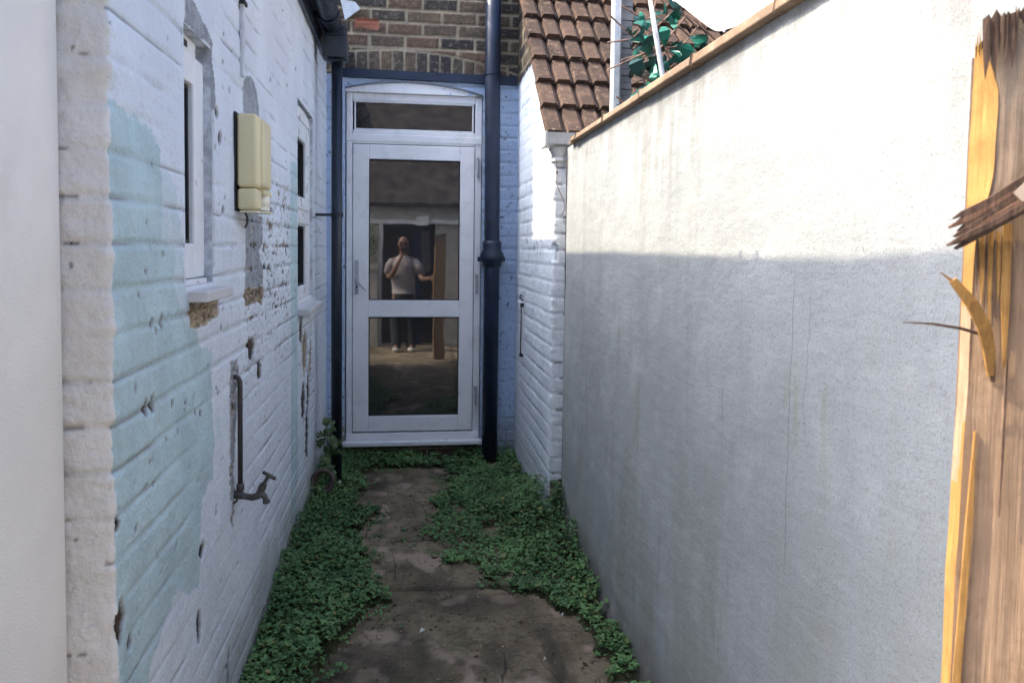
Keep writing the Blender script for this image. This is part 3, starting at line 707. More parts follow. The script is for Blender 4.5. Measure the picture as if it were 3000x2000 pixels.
MB().box(.690, .708, 3.905, 4.035, .518, .596).build('end_cap', M['white_gutter'], wg, bevel=.006)
MB().prism([(3.91, .592), (3.915, .535), (3.935, .522), (4.005, .522), (4.025, .535), (4.03, .592), (4.022, .592), (4.015, .545), (3.925, .545), (3.918, .592)], .708, 3.2, 'x').build('trough', M['white_gutter'], wg)
MB().lathe([(.048, .524), (.048, .505), (.036, .475), (.034, .462), (.040, .462), (.040, .444), (.031, .443)], (.775, 3.957, 0), 'z', 18).build('outlet', M['white_gutter'], wg, True)
wr = MB().tube([(.755, 3.915, .45), (.757, 3.912, .385), (.758, 3.918, .33), (.775, 3.915, .29), (.790, 3.912, .255), (.7995, 3.905, .222), (.797, 3.905, .20), (.785, 3.912, .175)], .0022, 6).tube([(.757, 3.912, .384), (.757, 3.912, .398)], .006, 8).build('hanging_wire', M['wire'])
tag(wr, 'thin brown wire dangling below the white gutter outlet', 'wire')
lt = MB().tube([(.7405, 4.892, -.325), (.722, 4.905, -.305), (.722, 4.895, -.290), (.7405, 4.878, -.298)], .004, 8).tube([(.728, 4.886, -.352), (.728, 4.886, -.674)], .004, 8).box(.722, .742, 4.872, 4.900, -.365, -.342).box(.720, .742, 4.868, 4.903, -.682, -.666).build('gate_hook', M['latch'])
tag(lt, 'thin black iron hook rod fixed on the shaded blue side wall', 'hook')

# ---- right rendered wall
RW = empty('rendered_wall', (.85, 1.5, -H), 'tall white rendered wall on the right, half sunlit, with clay coping', 'wall')
yy = np.arange(.1, 3.933, .02); zz = np.arange(-1.56, .53, .02)
Yg_, Zg_ = np.meshgrid(yy, zz, indexing='ij')
top = np.where(Yg_ > 3.62, .513 - .0 * Yg_, .513)
toe = .020 * sstep(-1.33, -1.47, Zg_) * (1 + 1.2 * fbm(Yg_ * 3, Zg_ * 3, 3))
Xw = .805 - toe + .010 * fbm(Yg_ * 1.3, Zg_ * 1.3, 8, 3) + .004 * fbm(Yg_ * 7, Zg_ * 7, 9, 3) - .006 * sstep(3.75, 3.93, Yg_) * 0
Xw[-1] += .012; Xw += .010 * sstep(3.915, 3.933, Yg_)
V = np.stack([Xw, Yg_, np.minimum(Zg_, .513)], -1).reshape(-1, 3)
obj('wall_face', V, gridF(len(yy), len(zz)), M['render'], RW, True)
MB().box(.825, .905, .1, 3.928, -1.5, .512).build('wall_body', M['render'], RW)
cp = MB()
for k in range(-4, 4):
    y0 = 2.09 + .49 * k + .0035; y1 = y0 + .482
    if y1 > 3.7: y1 = 3.66
    jx, jz = random.uniform(-.004, .004), random.uniform(-.003, .003)
    x0 = .775 + jx
    n0 = len(cp.V)
    cp.prism([(x0, .514), (x0 + .004, .538 + jz), (.935, .546 + jz), (.94, .514)], y0, y1, 'y')
cp.box(.785, .93, 3.664, 3.76, .512, .534)
cp.build('coping', M['clay'], RW, bevel=.004)
mj = MB()
for k in range(-3, 4): mj.box(.782, .935, 2.09 + .49 * k - .003, 2.09 + .49 * k + .003, .513, .536)
mj.build('coping_joint', plain('joint_mortar', (.16, .12, .09), .9), RW)

# ---- things beyond the rendered wall
pp = empty('fence_post', (.975, 3.62, -H), 'white metal upright with grey slatted strip standing behind the rendered wall', 'post')
MB().box(.957, .990, 3.60, 3.66, -1.45, 1.75).build('post', M['steel'], pp, bevel=.004)
MB().box(.990, .998, 3.605, 3.64, -1.45, 1.75).build('post_channel', M['greypanel'], pp)
pn = MB()
for k in range(60): pn.box(.998, 1.052, 3.62 + .004 * (k % 2), 3.65, -.2 + k * .032, -.2 + k * .032 + .0305)
pn.build('slat_strip', M['greypanel'], pp, bevel=.002)
gp2 = MB().tube([(.997, 3.2, 1.10), (1.002, 3.2, 1.045), (1.020, 3.2, .955), (1.075, 3.2, .68), (1.15, 3.2, -.4), (1.22, 3.2, -1.45)], [.008, .0085, .011, .011, .011, .011], 10).build('thin_pole', M['steel'])
tag(gp2, 'thin leaning white pole among the teal plastic leaves', 'pole')
ah = empty('artificial_hedge', (1.35, 3.45, -.2), 'teal plastic leaf screen with loose brown sticks above the coping', 'artificial hedge')
def leaf_poly(L, W, fold, n=5):
    P = [(0, 0, 0)]
    for i in range(1, n): t = i / n; P.append((W * math.sin(math.pi * t ** .8) , L * t, 0))
    P.append((0, L, 0))
    for i in range(n - 1, 0, -1): t = i / n; P.append((-W * math.sin(math.pi * t ** .8), L * t, 0))
    return [(x, y, fold * abs(x) - .25 * y * y / L) for x, y, z in P]
lv = MB()
spots = [(1.02, .955), (1.05, .93), (1.03, .985), (1.09, .95), (1.00, .93), (1.06, .91), (1.20, .895), (1.17, .88), (1.24, .90), (1.27, .87), (1.14, .90), (1.31, .87), (1.22, .93), (1.36, .84), (1.40, .85), (1.03, .80), (1.08, .78), (1.12, .76), (1.16, .79), (1.06, .84), (1.10, .82), (1.02, .705), (1.00, .68), (1.05, .69), (1.10, .72), (1.08, .66), (1.14, .71), (1.19, .81), (1.25, .82), (1.31, .80), (1.10, 1.04), (1.15, 1.02), (1.12, 1.07), (1.0, 1.0), (.99, .64), (1.04, .64), (1.18, .75), (1.34, .91), (1.29, .93), (1.23, .78), (1.38, .80), (1.43, .82), (1.09, .88), (1.13, .86)]
for i, (x, z) in enumerate(spots + [(a_ + random.uniform(-.04, .04), b_ + random.uniform(-.04, .03)) for a_, b_ in spots * 2]):
    L = random.uniform(.035, .095); P = leaf_poly(L, L * random.choice((.40, .33, .2, .14)), random.uniform(.2, .9), 9)
    Rm = Matrix.Rotation(random.uniform(0, 6.28), 3, 'Y') @ Matrix.Rotation(random.uniform(-.9, .9), 3, 'X') @ Matrix.Rotation(random.uniform(-.8, .8), 3, 'Z') @ Matrix.Rotation(1.57, 3, 'X')
    c = Vector((x + random.uniform(-.02, .02), 3.40 + random.uniform(-.12, .12), z + random.uniform(-.02, .02)))
    lv.add([c + Rm @ (Vector(p) - Vector((0, L / 2, 0))) for p in P], [tuple(range(len(P)))], random.random() ** 1.5)
lv.build('leaves', M['teal_leaf'], ah, attr='tone')
st = MB()
for i in range(60):
    x, z = random.uniform(.98, 1.42), random.uniform(.6, 1.06); q = random.choice((.5, -.5, .65, -.6, .3, 1.1)) + random.uniform(-.2, .2); L = random.uniform(.05, .13)
    y = 3.42 + random.uniform(-.08, .08)
    st.tube([(x - L * math.cos(q), y, z - L * math.sin(q)), (x + L * math.cos(q), y + random.uniform(-.03, .03), z + L * math.sin(q))], .0042, 6)
for x in np.arange(.98, 1.9, .16): st.tube([(x, 3.47, -.1), (x + .1, 3.47, .75)], .005, 6)
st.build('sticks', M['twig'], ah)
pa = empty('parasol', (2.0, 2.9, -H), 'large off white parasol tilted above the clay coping', 'parasol')
rim = [(1.161, 2.8, .817), (1.121, 3.25, 1.065), (1.55, 3.75, 1.30), (2.15, 3.9, 1.55), (2.75, 3.45, 1.75), (2.85, 2.6, 1.70), (2.35, 1.95, 1.40), (1.50, 2.15, 1.0)]
apex = Vector((2.05, 2.85, 1.95)); Vp = []; Fp = []
NS = 8
for k in range(8):
    a = Vector(rim[k]); b = Vector(rim[(k + 1) % 8])
    for i in range(NS + 1):
        t = i / NS
        for j in range(NS + 1):
            s = j / NS; e = a.lerp(b, s); p = apex.lerp(e, t)
            p.z += .14 * math.sin(math.pi * t) * 1.0 - .05 * t * math.sin(math.pi * s)
            p = p.lerp(Vector((apex.x, apex.y, p.z)), .05 * t * math.sin(math.pi * s)); Vp.append(p)
    o0 = k * (NS + 1) ** 2
    for i in range(NS):
        for j in range(NS): q = o0 + i * (NS + 1) + j; Fp.append((q, q + NS + 1, q + NS + 2, q + 1))
cn = obj('canopy', Vp, Fp, M['canvas'], pa, True); sm = cn.modifiers.new('thick', 'SOLIDIFY'); sm.thickness = .004
MB().tube([(2.05, 2.85, 1.97), (2.05, 2.85, -1.45)], .02, 12).build('pole', M['steel'], pa)
rb = MB()
for k in range(8): rb.tube([apex - Vector((0, 0, .03)), (apex.lerp(Vector(rim[k]), .5) + Vector((0, 0, .12))), Vector(rim[k]) - Vector((0, 0, .006))], .006, 6)
rb.build('ribs', M['steel'], pa)

# ---- items on the left wall
SL = empty('security_light', (-.5, 2.41, .1), 'aged cream security light with sensor on the painted brick wall', 'security light')
MB().box(-.519, -.5135, 2.3385, 2.56, .106, .407).build('dark_gap_plate', M['gasket'], SL, bevel=.004)  # black plate put in for the shaded gap behind the housing
def rbox(x0, x1, y0, y1, z0, z1, r, m, name, par, seg=5):
    o = MB().box(x0, x1, y0, y1, z0, z1).build(name, m, par)
    b = o.modifiers.new('round', 'BEVEL'); b.width = r; b.segments = seg; b.limit_method = 'ANGLE'
    o.data.polygons.foreach_set('use_smooth', np.ones(len(o.data.polygons), bool)); return o
rbox(-.5125, -.452, 2.342, 2.556, .178, .403, .012, M['cream'], 'housing', SL)
rbox(-.470, -.444, 2.405, 2.556, .182, .399, .012, M['cream'], 'lens_cover', SL)
rbox(-.5125, -.452, 2.342, 2.425, .110, .1765, .012, M['cream'], 'lower_cover', SL)
rbox(-.5125, -.444, 2.4255, 2.556, .160, .1775, .004, M['cream'], 'sensor_hood', SL)
MB().lathe([(.044, .1125), (.044, .128), (.0455, .130), (.0455, .146), (.044, .148), (.044, .1595)], (-.483, 2.485, 0), 'z', 24).build('sensor', M['cream2'], SL, True)
MB().lathe([(.049, .1035), (.051, .106), (.051, .1095)], (-.483, 2.485, 0), 'z', 24).box(-.5075, -.455, 2.36, 2.50, .1025, .1085).build('base_rim', M['cream2'], SL)
MB().tube([(-.50, 2.40, .105), (-.497, 2.425, .09), (-.505, 2.46, .07), (-.516, 2.49, .06)], .0035, 8).build('cable', M['pipe'], SL, True)
SL.location.y += .138
cd = empty('cable_conduit', (-.515, 2.6, .53), 'thin painted cable conduit running down the wall to the security light', 'conduit')
MB().box(-.521, -.508, 2.575, 2.600, .532, 1.25).build('conduit', plain('painted_conduit', (.60, .62, .64), .6, .3, .15, 20, grime=((.25, .20, .16), .6)), cd, bevel=.003)
for z in (.755, 1.05): MB().box(-.523, -.503, 2.562, 2.613, z, z + .012).build('saddle', M['latch'], cd)
TP = empty('garden_tap', (-.45, 2.5, -.86), 'corroded outdoor tap on a dark pipe at the turquoise painted wall', 'tap')
yt = 2.45
MB().tube([(-.522, yt, -.400), (-.512, yt, -.399), (-.504, yt, -.403), (-.4995, yt, -.414), (-.499, yt, -.435), (-.500, yt, -.735)], .0078, 12).build('supply_pipe', M['pipe'], TP, True)
MB().lathe([(.0098, -.752), (.0118, -.746), (.0118, -.735), (.0098, -.728)], (-.500, yt, 0), 'z', 8).build('compression_nut', M['brass'], TP)
MB().tube([(-.522, yt, -.762), (-.503, yt, -.763), (-.487, yt, -.769), (-.464, yt - .002, -.7725), (-.446, yt - .003, -.767), (-.436, yt - .004, -.757)], [.0115, .0145, .0095, .0105, .0115, .0105], 14).tube([(-.437, yt - .004, -.759), (-.426, yt - .005, -.772), (-.421, yt - .006, -.786)], [.0098, .0092, .0085], 12).tube([(-.4215, yt - .006, -.783), (-.4205, yt - .006, -.790)], .0112, 12).build('body', M['brass'], TP, True)
MB().tube([(-.443, yt - .004, -.762), (-.434, yt - .004, -.742), (-.429, yt - .004, -.730)], [.0112, .0120, .0098], 8).tube([(-.429, yt - .004, -.730), (-.415, yt - .005, -.706)], .0058, 10).build('bonnet', M['brass'], TP)
MB().tube([(-.432, yt - .006, -.6925), (-.414, yt - .005, -.7045), (-.394, yt - .004, -.7165)], [.0054, .0064, .0054], 10).build('tee_handle', M['brass'], TP, True)
MB().tube([(-.52, yt - .02, -.785), (-.508, yt - .022, -.778), (-.503, yt - .02, -.766)], .0035, 8).build('wall_bracket', M['brass'], TP)
rg = MB(); n1 = 24
rg.tube([(-.455 + .058 * math.cos(q), 4.42 + .012 * math.sin(q * 1), -1.315 + .058 * math.sin(q)) for q in np.linspace(0, 2 * math.pi, n1 + 1)], .0115, 8, False)
rg.tube([(-.455 + .042 * math.cos(q), 4.47 + .012 * math.sin(q), -1.320 + .046 * math.sin(q)) for q in np.linspace(0, 2 * math.pi, n1 + 1)], .009, 8, False)
ring = rg.build('clay_pipe_ring', M['clayring'], None, True); tag(ring, 'brown ring of old pipe lying in the ivy beside the narrow downpipe', 'pipe ring')

# ------------------------------------------------------------------ ground
big = MB(); big.add([(-150, -150, -1.475), (150, -150, -1.475), (150, 150, -1.475), (-150, 150, -1.475)], [(0, 1, 2, 3)])
tag(big.build('ground', plain('far_soil', (.10, .085, .065), .95, .1, .3, 2)), kind='structure')
yd = MB().box(-9, -.57, -8, .975, -1.47, -1.452).box(-9, -1.31, .975, 1.49, -1.47, -1.452).build('bounce_paving', plain('pale_bounce_paving', (.36, .355, .34), .9, .1, .15, 4, bump=.3, bscale=40)); tag(yd, kind='structure')  # unseen pale paving, added to bounce sunlight into the passage
gx = np.arange(-.56, .83, .012); gy = np.concatenate([np.arange(-1.02, 1.6, .05), np.arange(1.6, 5.30, .012)])
GX, GY = np.meshgrid(gx, gy, indexing='ij')
gz = -1.452 + .012 * fbm(GX * 2, GY * 2, 5, 3) + .005 * fbm(GX * 14, GY * 14, 6, 4) + .003 * fbm(GX * 45, GY * 45, 16, 2)
ln = GY - 3.262 + .05 * GX * 0 + .03 * fbm(GX * 6, GX * 2, 31, 3)
crk = np.exp(-(ln / .010) ** 2) * sstep(-.10, .08, GX) * sstep(.78, .5, GX); ln2 = GY - 3.80 + .03 * fbm(GX * 6, GX * 3, 33, 3); crk += np.exp(-(ln2 / .008) ** 2) * sstep(-.12, -.03, GX) * sstep(.2, .1, GX)
gz -= .008 * crk; gz += .012 * sstep(0, .02, ln)
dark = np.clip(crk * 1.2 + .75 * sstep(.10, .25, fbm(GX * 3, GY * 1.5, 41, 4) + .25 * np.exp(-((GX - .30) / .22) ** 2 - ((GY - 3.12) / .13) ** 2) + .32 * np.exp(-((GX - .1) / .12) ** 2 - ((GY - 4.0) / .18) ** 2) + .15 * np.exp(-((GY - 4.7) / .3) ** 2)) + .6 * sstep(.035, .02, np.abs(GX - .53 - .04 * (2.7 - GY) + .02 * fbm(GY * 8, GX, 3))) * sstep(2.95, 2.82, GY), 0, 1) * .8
pale = np.clip(.9 * sstep(.12, .2, fbm(GX * 9, GY * 7, 43, 4) * .8 + .22 * np.exp(-((GX + .13) / .11) ** 2 - ((GY - 3.0) / .12) ** 2) + .16 * np.exp(-((GX + .05) / .12) ** 2 - ((GY - 3.62) / .1) ** 2) + .14 * np.exp(-((GX + .15) / .25) ** 2 - ((GY - 2.5) / .12) ** 2)), 0, .8) * (1 - dark)
pt = obj('concrete_path', np.stack([GX, GY, gz], -1).reshape(-1, 3), gridF(len(gx), len(gy)), M['ground'], None, True, {'dark': dark.ravel(), 'pale': pale.ravel()})
tag(pt, kind='structure')
for i, (x, y, r, a) in enumerate(((.07, 2.882, .012, .4), (-.369, 4.5, .011, 1.2), (.493, 2.63, .006, .2), (.62, 2.95, .006, 1.9))):
    P = [(x + r * math.cos(a + q) * (1 if k % 2 else .5), y + r * .8 * math.sin(a + q), -1.440 + (.09 if i == 1 else 0) + .006 * (k % 3)) for k, q in enumerate(np.linspace(0, 6.28, 7)[:-1])]
    o = MB().add(P + [(p[0], p[1], p[2] - .002) for p in P], [tuple(range(6)), tuple(range(11, 5, -1))] + [(k, (k + 1) % 6, 6 + (k + 1) % 6, 6 + k) for k in range(6)]).build('paper_scrap', M['scrap'])
    tag(o, ['larger pale scrap lying mid path on the bare concrete', 'pale scrap in the ivy beside the foot of the downpipe', 'tiny pale scrap near the bottom of the path', 'tiny pale scrap at the ivy edge by the rendered wall'][i], 'litter', 'scraps of litter on the path')

# ------------------------------------------------------------------ ivy
LP = [(-.56, 2.0), (-.34, 2.0), (-.31, 2.54), (-.27, 2.75), (-.16, 3.03), (-.05, 3.17), (-.15, 3.49), (-.24, 3.88), (-.14, 4.18), (-.24, 4.48), (-.30, 4.82), (-.26, 5.0), (-.2, 5.04), (.21, 5.02), (.27, 4.77), (.2, 4.44), (.17, 4.15), (.08, 3.85), (.11, 3.67), (.2, 3.46), (.42, 3.27), (.57, 3.09), (.69, 2.92), (.69, 2.72), (.715, 2.57), (.74, 2.4), (.755, 2.0), (.82, 2.0), (.82, 5.3), (-.56, 5.3)]
def ivy_h(x, y):
    """height of the foliage above the ground"""
    dl = x + .52; dr = np.where(y > 3.93, .745, .80) - x
    h = .035 + .085 * np.exp(-dl / .16) * sstep(2.1, 3.4, y) + .02 * np.exp(-dl / .2)
    h = h + .20 * np.exp(-np.maximum(dr, 0) / .15) * np.exp(-((y - 3.9) / .55) ** 2) + .035 * np.exp(-np.maximum(dr, 0) / .08)
    h = h + .05 * np.exp(-((x + .30) / .16) ** 2 - ((y - 3.1) / .7) ** 2) + .06 * np.exp(-(5.27 - y) / .12)
    return h * (1 + .55 * fbm(x * 6, y * 6, 51, 3))
def ivy_cover(x, y):
    j = fbm(x * 8, y * 8, 55, 4); j2 = fbm(x * 8 + 9, y * 8, 56, 4)
    d = .22; ins = inpoly(x + d * j, y + d * j2, LP).astype(float)
    ins2 = inpoly(x + .45 * j2 + .14 * fbm(x * 40, y * 40, 58, 2), y + .45 * j, LP) * .36
    return np.maximum(ins, ins2)
N = 150000
x = rng.uniform(-.53, .80, N); y = 2.0 + 3.27 * rng.uniform(0, 1, N); c = ivy_cover(x, y)
hole = sstep(-.30, -.20, fbm(x * 7, y * 7, 66, 3))
thin = 1 - .5 * np.exp(-((x - .25) / .2) ** 2 - ((y - 3.75) / .22) ** 2)
lim = np.where(y > 3.93, .74, .795); k = (rng.uniform(0, 1, N) < c * hole * thin * .34) & (x < lim)
x, y = x[k], y[k]; hh = ivy_h(x, y) * np.clip(c[k] * 1.0, .25, 1); n = len(x)
z = -1.45 + hh * (.45 + .6 * np.sqrt(rng.uniform(0, 1, n)))
size = (.0068 + .0085 * rng.uniform(0, 1, n) ** 1.6) * np.where(fbm(x * 3, y * 3, 67, 2) > .08, .78, 1.0)
# three lobed leaf: 9 outline points + raised midrib
ol = np.array([(0, -.15), (.55, -.55), (.95, -.05), (.62, .30), (.50, .62), (0, 1.15), (-.50, .62), (-.62, .30), (-.95, -.05), (-.55, -.55)])
az = rng.uniform(0, 2 * np.pi, n); tilt = rng.normal(0, .34, n); tl2 = rng.normal(.22, .30, n)
lx = ol[:, 0][None] * size[:, None]; ly = ol[:, 1][None] * size[:, None]; lz = -.28 * np.abs(lx) - .10 * ly * ly / size[:, None]
ca, sa = np.cos(tl2)[:, None], np.sin(tl2)[:, None]; y1 = ly * ca - lz * sa; z1 = ly * sa + lz * ca
cb, sb = np.cos(tilt)[:, None], np.sin(tilt)[:, None]; x1 = lx * cb - z1 * sb; z2 = lx * sb + z1 * cb
cc, sc = np.cos(az)[:, None], np.sin(az)[:, None]
VX = x[:, None] + x1 * cc - y1 * sc; VY = y[:, None] + x1 * sc + y1 * cc; VZ = z[:, None] + z2
VX = np.clip(VX, -.515, np.where(VY > 3.93, .738, .797)); VY = np.minimum(VY, 5.262)
V = np.stack([VX, VY, VZ], -1).reshape(-1, 3); m = len(ol)
b = (np.arange(n) * m)[:, None]
F = np.concatenate([b + np.array([0, 1, 2, 3, 4, 5]), b + np.array([0, 5, 6, 7, 8, 9])], 0).tolist()
tone = np.clip(.47 + .35 * (hh * 0 + rng.uniform(-1, 1, n)) + 1.1 * fbm(x * 4, y * 4, 71, 3) + .12 * (rng.uniform(0, 1, n) > .93), 0, 1)
yl = (rng.uniform(0, 1, n) > .965) * rng.uniform(.4, 1, n)
iv = obj('ivy_ground_cover', V, F, M['ivy'], None, False, {'tone': np.repeat(tone, m), 'yellow': np.repeat(yl, m)}); tag(iv, kind='stuff')
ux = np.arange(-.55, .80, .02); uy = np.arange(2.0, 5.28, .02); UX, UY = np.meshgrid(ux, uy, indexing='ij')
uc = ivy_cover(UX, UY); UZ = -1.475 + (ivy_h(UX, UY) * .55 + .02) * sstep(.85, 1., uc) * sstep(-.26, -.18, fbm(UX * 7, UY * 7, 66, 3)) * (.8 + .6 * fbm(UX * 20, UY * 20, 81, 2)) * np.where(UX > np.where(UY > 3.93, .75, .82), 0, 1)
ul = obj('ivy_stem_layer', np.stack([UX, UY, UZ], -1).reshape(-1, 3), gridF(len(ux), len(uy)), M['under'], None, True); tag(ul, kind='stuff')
nl = 1500
lx0_, ly0_ = rng.uniform(-.45, .74, nl), 2.1 + 3.05 * rng.uniform(0, 1, nl); ls = rng.uniform(.003, .009, nl) * (1 + .8 * (rng.uniform(0, 1, nl) > .93)); la = rng.uniform(0, 6.28, nl); lk = rng.uniform(.3, .8, nl)
q4 = np.array([(-1, 0), (0, -1), (1.1, .1), (.1, 1)])
qx = q4[:, 0][None] * ls[:, None]; qy = q4[:, 1][None] * (ls * lk)[:, None]
VX = lx0_[:, None] + qx * np.cos(la)[:, None] - qy * np.sin(la)[:, None]; VY = ly0_[:, None] + qx * np.sin(la)[:, None] + qy * np.cos(la)[:, None]
VZ = np.repeat((-1.452 + .012 * fbm(lx0_ * 2, ly0_ * 2, 5, 3) + .005 * fbm(lx0_ * 14, ly0_ * 14, 6, 4) + .012 * (ly0_ > 3.262))[:, None], 4, 1) + rng.uniform(.001, .007, (nl, 4))
lit = obj('leaf_litter', np.stack([VX, VY, VZ], -1).reshape(-1, 3), np.arange(nl * 4).reshape(nl, 4).tolist(), leaf_mat('dead_leaf', (.05, .035, .022), (.30, .23, .15), .8, .1), None, False, {'tone': np.repeat(rng.uniform(0, 1, nl) ** 2, 4), 'yellow': np.zeros(nl * 4)}); tag(lit, kind='stuff')
# creeper on the downpipe
cr = empty('climbing_plant', (-.43, 4.6, -1.45), 'pale green creeper sprig climbing the narrow downpipe', 'plant')
cl = MB(); sm_ = MB()
sm_.tube([(-.44, 4.60, -1.42), (-.43, 4.595, -1.25), (-.425, 4.60, -1.10), (-.42, 4.60, -1.02)], .004, 6); sm_.tube([(-.43, 4.59, -1.16), (-.47, 4.58, -1.09), (-.505, 4.57, -1.075)], .003, 6)
for i in range(58):
    t = random.random(); c0 = Vector((-.425 + random.gauss(0, .022), 4.595 + random.uniform(-.05, .0), -1.36 + .36 * t))
    if i % 6 == 0: c0 = Vector((-.47 - random.uniform(0, .035), 4.57, -1.10 + random.uniform(-.05, .03)))
    L = random.uniform(.016, .027)
    Rm = Matrix.Rotation(random.uniform(0, 6.28), 3, 'Y') @ Matrix.Rotation(random.uniform(.6, 1.7), 3, 'X')
    cl.add([c0 + Rm @ Vector((p[0] * L, p[1] * L, -.25 * abs(p[0]) * L)) for p in ol], [(0, 1, 2, 3, 4, 5), (0, 5, 6, 7, 8, 9)], random.random())
sm_.build('stem', M['stem'], cr); cl.build('leaves', M['sprig'], cr, attr='tone')

# ------------------------------------------------------------------ splintered gate post on the right
BP = empty('broken_gate_post', (.42, .50, -H), 'splintered weathered timber gate post with torn yellow wood at the right edge', 'gate post')
th = math.radians(20); P0 = Vector((.3655, .462, 0)); ux_ = Vector((math.cos(th), -math.sin(th), 0)); uy_ = Vector((math.sin(th), math.cos(th), 0))
# ux_ runs along the main face, uy_ into the thickness; main face normal is -uy_
def bw(a, b, z): v = P0 + ux_ * a + uy_ * b; return (v.x + .022 * max(-.4, min(0, z + .08)), v.y, z)
NZ = 150; zb = np.linspace(-1.45, .148, NZ); Vb = []; Na = 26
aa = np.concatenate([np.linspace(0, .06, 18), np.linspace(.07, .15, 8)])
for i, z in enumerate(zb):
    for a_ in aa:
        d = .0022 * float(fbm(np.array(a_ * 260.), np.array(z * 9.), 3, 3)) + .0012 * float(fbm(np.array(a_ * 900.), np.array(z * 20.), 4, 2))
        left = .0025 * float(fbm(np.array(1.), np.array(z * 14.), 7, 3)) + (.010 * float(sstep(.0, .06, z)) * float(sstep(.14, .10, z)) if z > 0 else 0)
        a2 = a_ + left * max(0, 1 - a_ / .02); zt = z
        if i == NZ - 1: zt = z + .22 * a_ + .006 * math.sin(a_ * 900) + .004 * random.random() - (.012 if a_ < .002 else 0)
        elif z > .06: zt = z + .22 * a_ * (z - .06) / .088
        Vb.append(bw(a2, -d, zt))
Fb = gridF(NZ, Na); 
nb0 = len(Vb)
obj('weathered_face', Vb, [f[::-1] for f in Fb], M['wood'], BP, True)
eg = MB(); Ve = []; TH = .018; bbs = np.linspace(0, TH, 10)
for i, z in enumerate(zb):
    left = .0025 * float(fbm(np.array(1.), np.array(z * 14.), 7, 3)) + (.010 * float(sstep(.0, .06, z)) * float(sstep(.14, .10, z)) if z > 0 else 0)
    for j, b_ in enumerate(bbs):
        q = .004 * float(fbm(np.array(b_ * 200.), np.array(z * 6.), 12, 3)) * (1 if j else 0) - (.010 * float(sstep(.0, .06, z)) * float(sstep(.14, .10, z)) * j / 9 if z > 0 else 0)
        Ve.append(bw(left + q, b_, z - .02 * (i == NZ - 1) * (j % 2)))
Fe = np.array(gridF(NZ, 10)); ze = np.array(Ve)[Fe][:, :, 2].mean(1); be = np.tile(np.arange(9), NZ - 1)
wav = .02 * fbm(be * .7, ze * 8, 4, 2)
kk = ((ze + wav > -.03) | ((ze + wav < -.118 - .006 * be) & (ze > -.58 + .02 * np.sin(be * 2.))))
obj('split_edge', Ve, Fe[kk].tolist(), M['fresh'], BP, True); obj('weathered_edge', Ve, Fe[~kk].tolist(), M['wood'], BP, True)
eg.add([bw(a_, .0182, z) for a_, z in ((0, -1.45), (.15, -1.45), (.15, .16), (0, .13))] + [bw(.15, 0, -1.45), bw(.15, 0, .16)], [(0, 1, 2, 3), (1, 4, 5, 2)]).build('back_face', M['wood'], BP)
top = MB()
for k in range(28):
    a0 = .012 + k * .005; h = random.uniform(.010, .022); zz0 = .135 + .22 * a0
    top.add([bw(a0 - .004, .002, zz0 - .02), bw(a0 + .004, .002, zz0 - .02), bw(a0 + random.uniform(-.002, .002), random.uniform(0, .03), zz0 + h), bw(a0, .012, zz0 - .02)], [(0, 1, 2), (1, 3, 2), (3, 0, 2)])
top.build('splintered_top', M['dwood'], BP)
rk = np.random.default_rng(21); a0 = -.002
while a0 < .10:
    wd = rk.uniform(.0025, .008); zz0 = .150 + .22 * a0; L = rk.uniform(.022, .050) if a0 < .014 else rk.uniform(.006, .026) * (1.4 if a0 < .03 else 1)
    b_ = -.0030 - rk.uniform(0, .0014)
    MB().add([bw(a0, b_, zz0 - rk.uniform(0, .004)), bw(a0 + wd * .5, b_ - .001, zz0 + rk.uniform(-.001, .005)), bw(a0 + wd, b_, zz0 - rk.uniform(0, .004)), bw(a0 + wd * .8, b_, zz0 - L * .6), bw(a0 + wd * rk.uniform(.2, .8), b_ + .0004, zz0 - L), bw(a0 + wd * .1, b_, zz0 - L * .45), bw(a0 + wd * .5, b_ + .003, zz0 - .004)], [(0, 1, 2, 3, 4, 5), (0, 6, 1), (1, 6, 2)]).build('dark_fibre', M['dwood'], BP)
    a0 += wd * rk.uniform(.55, .9)
def strip(pts, wid, thick, name, mat, side=None):
    """a thin tapered splinter along pts (a, b, z) in post coordinates"""
    V = []; F = []
    for i, (p, w_) in enumerate(zip(pts, wid)):
        c = Vector(bw(*p)); nx = Vector(bw(*pts[min(i + 1, len(pts) - 1)])) - Vector(bw(*pts[max(i - 1, 0)])); nx.normalize()
        s = nx.cross(uy_).normalized()
        for sx, sy in ((-1, -1), (1, -1), (1, 1), (-1, 1)): V.append(c + s * sx * w_ / 2 + uy_ * sy * thick / 2 + s * random.uniform(-.0003, .0003))
    for i in range(len(pts) - 1):
        for k in range(4): F.append((i * 4 + k, i * 4 + (k + 1) % 4, (i + 1) * 4 + (k + 1) % 4, (i + 1) * 4 + k))
    F += [(3, 2, 1, 0), tuple(len(V) - 4 + k for k in range(4))]
    o = obj(name, V, F, mat, BP, False); return o
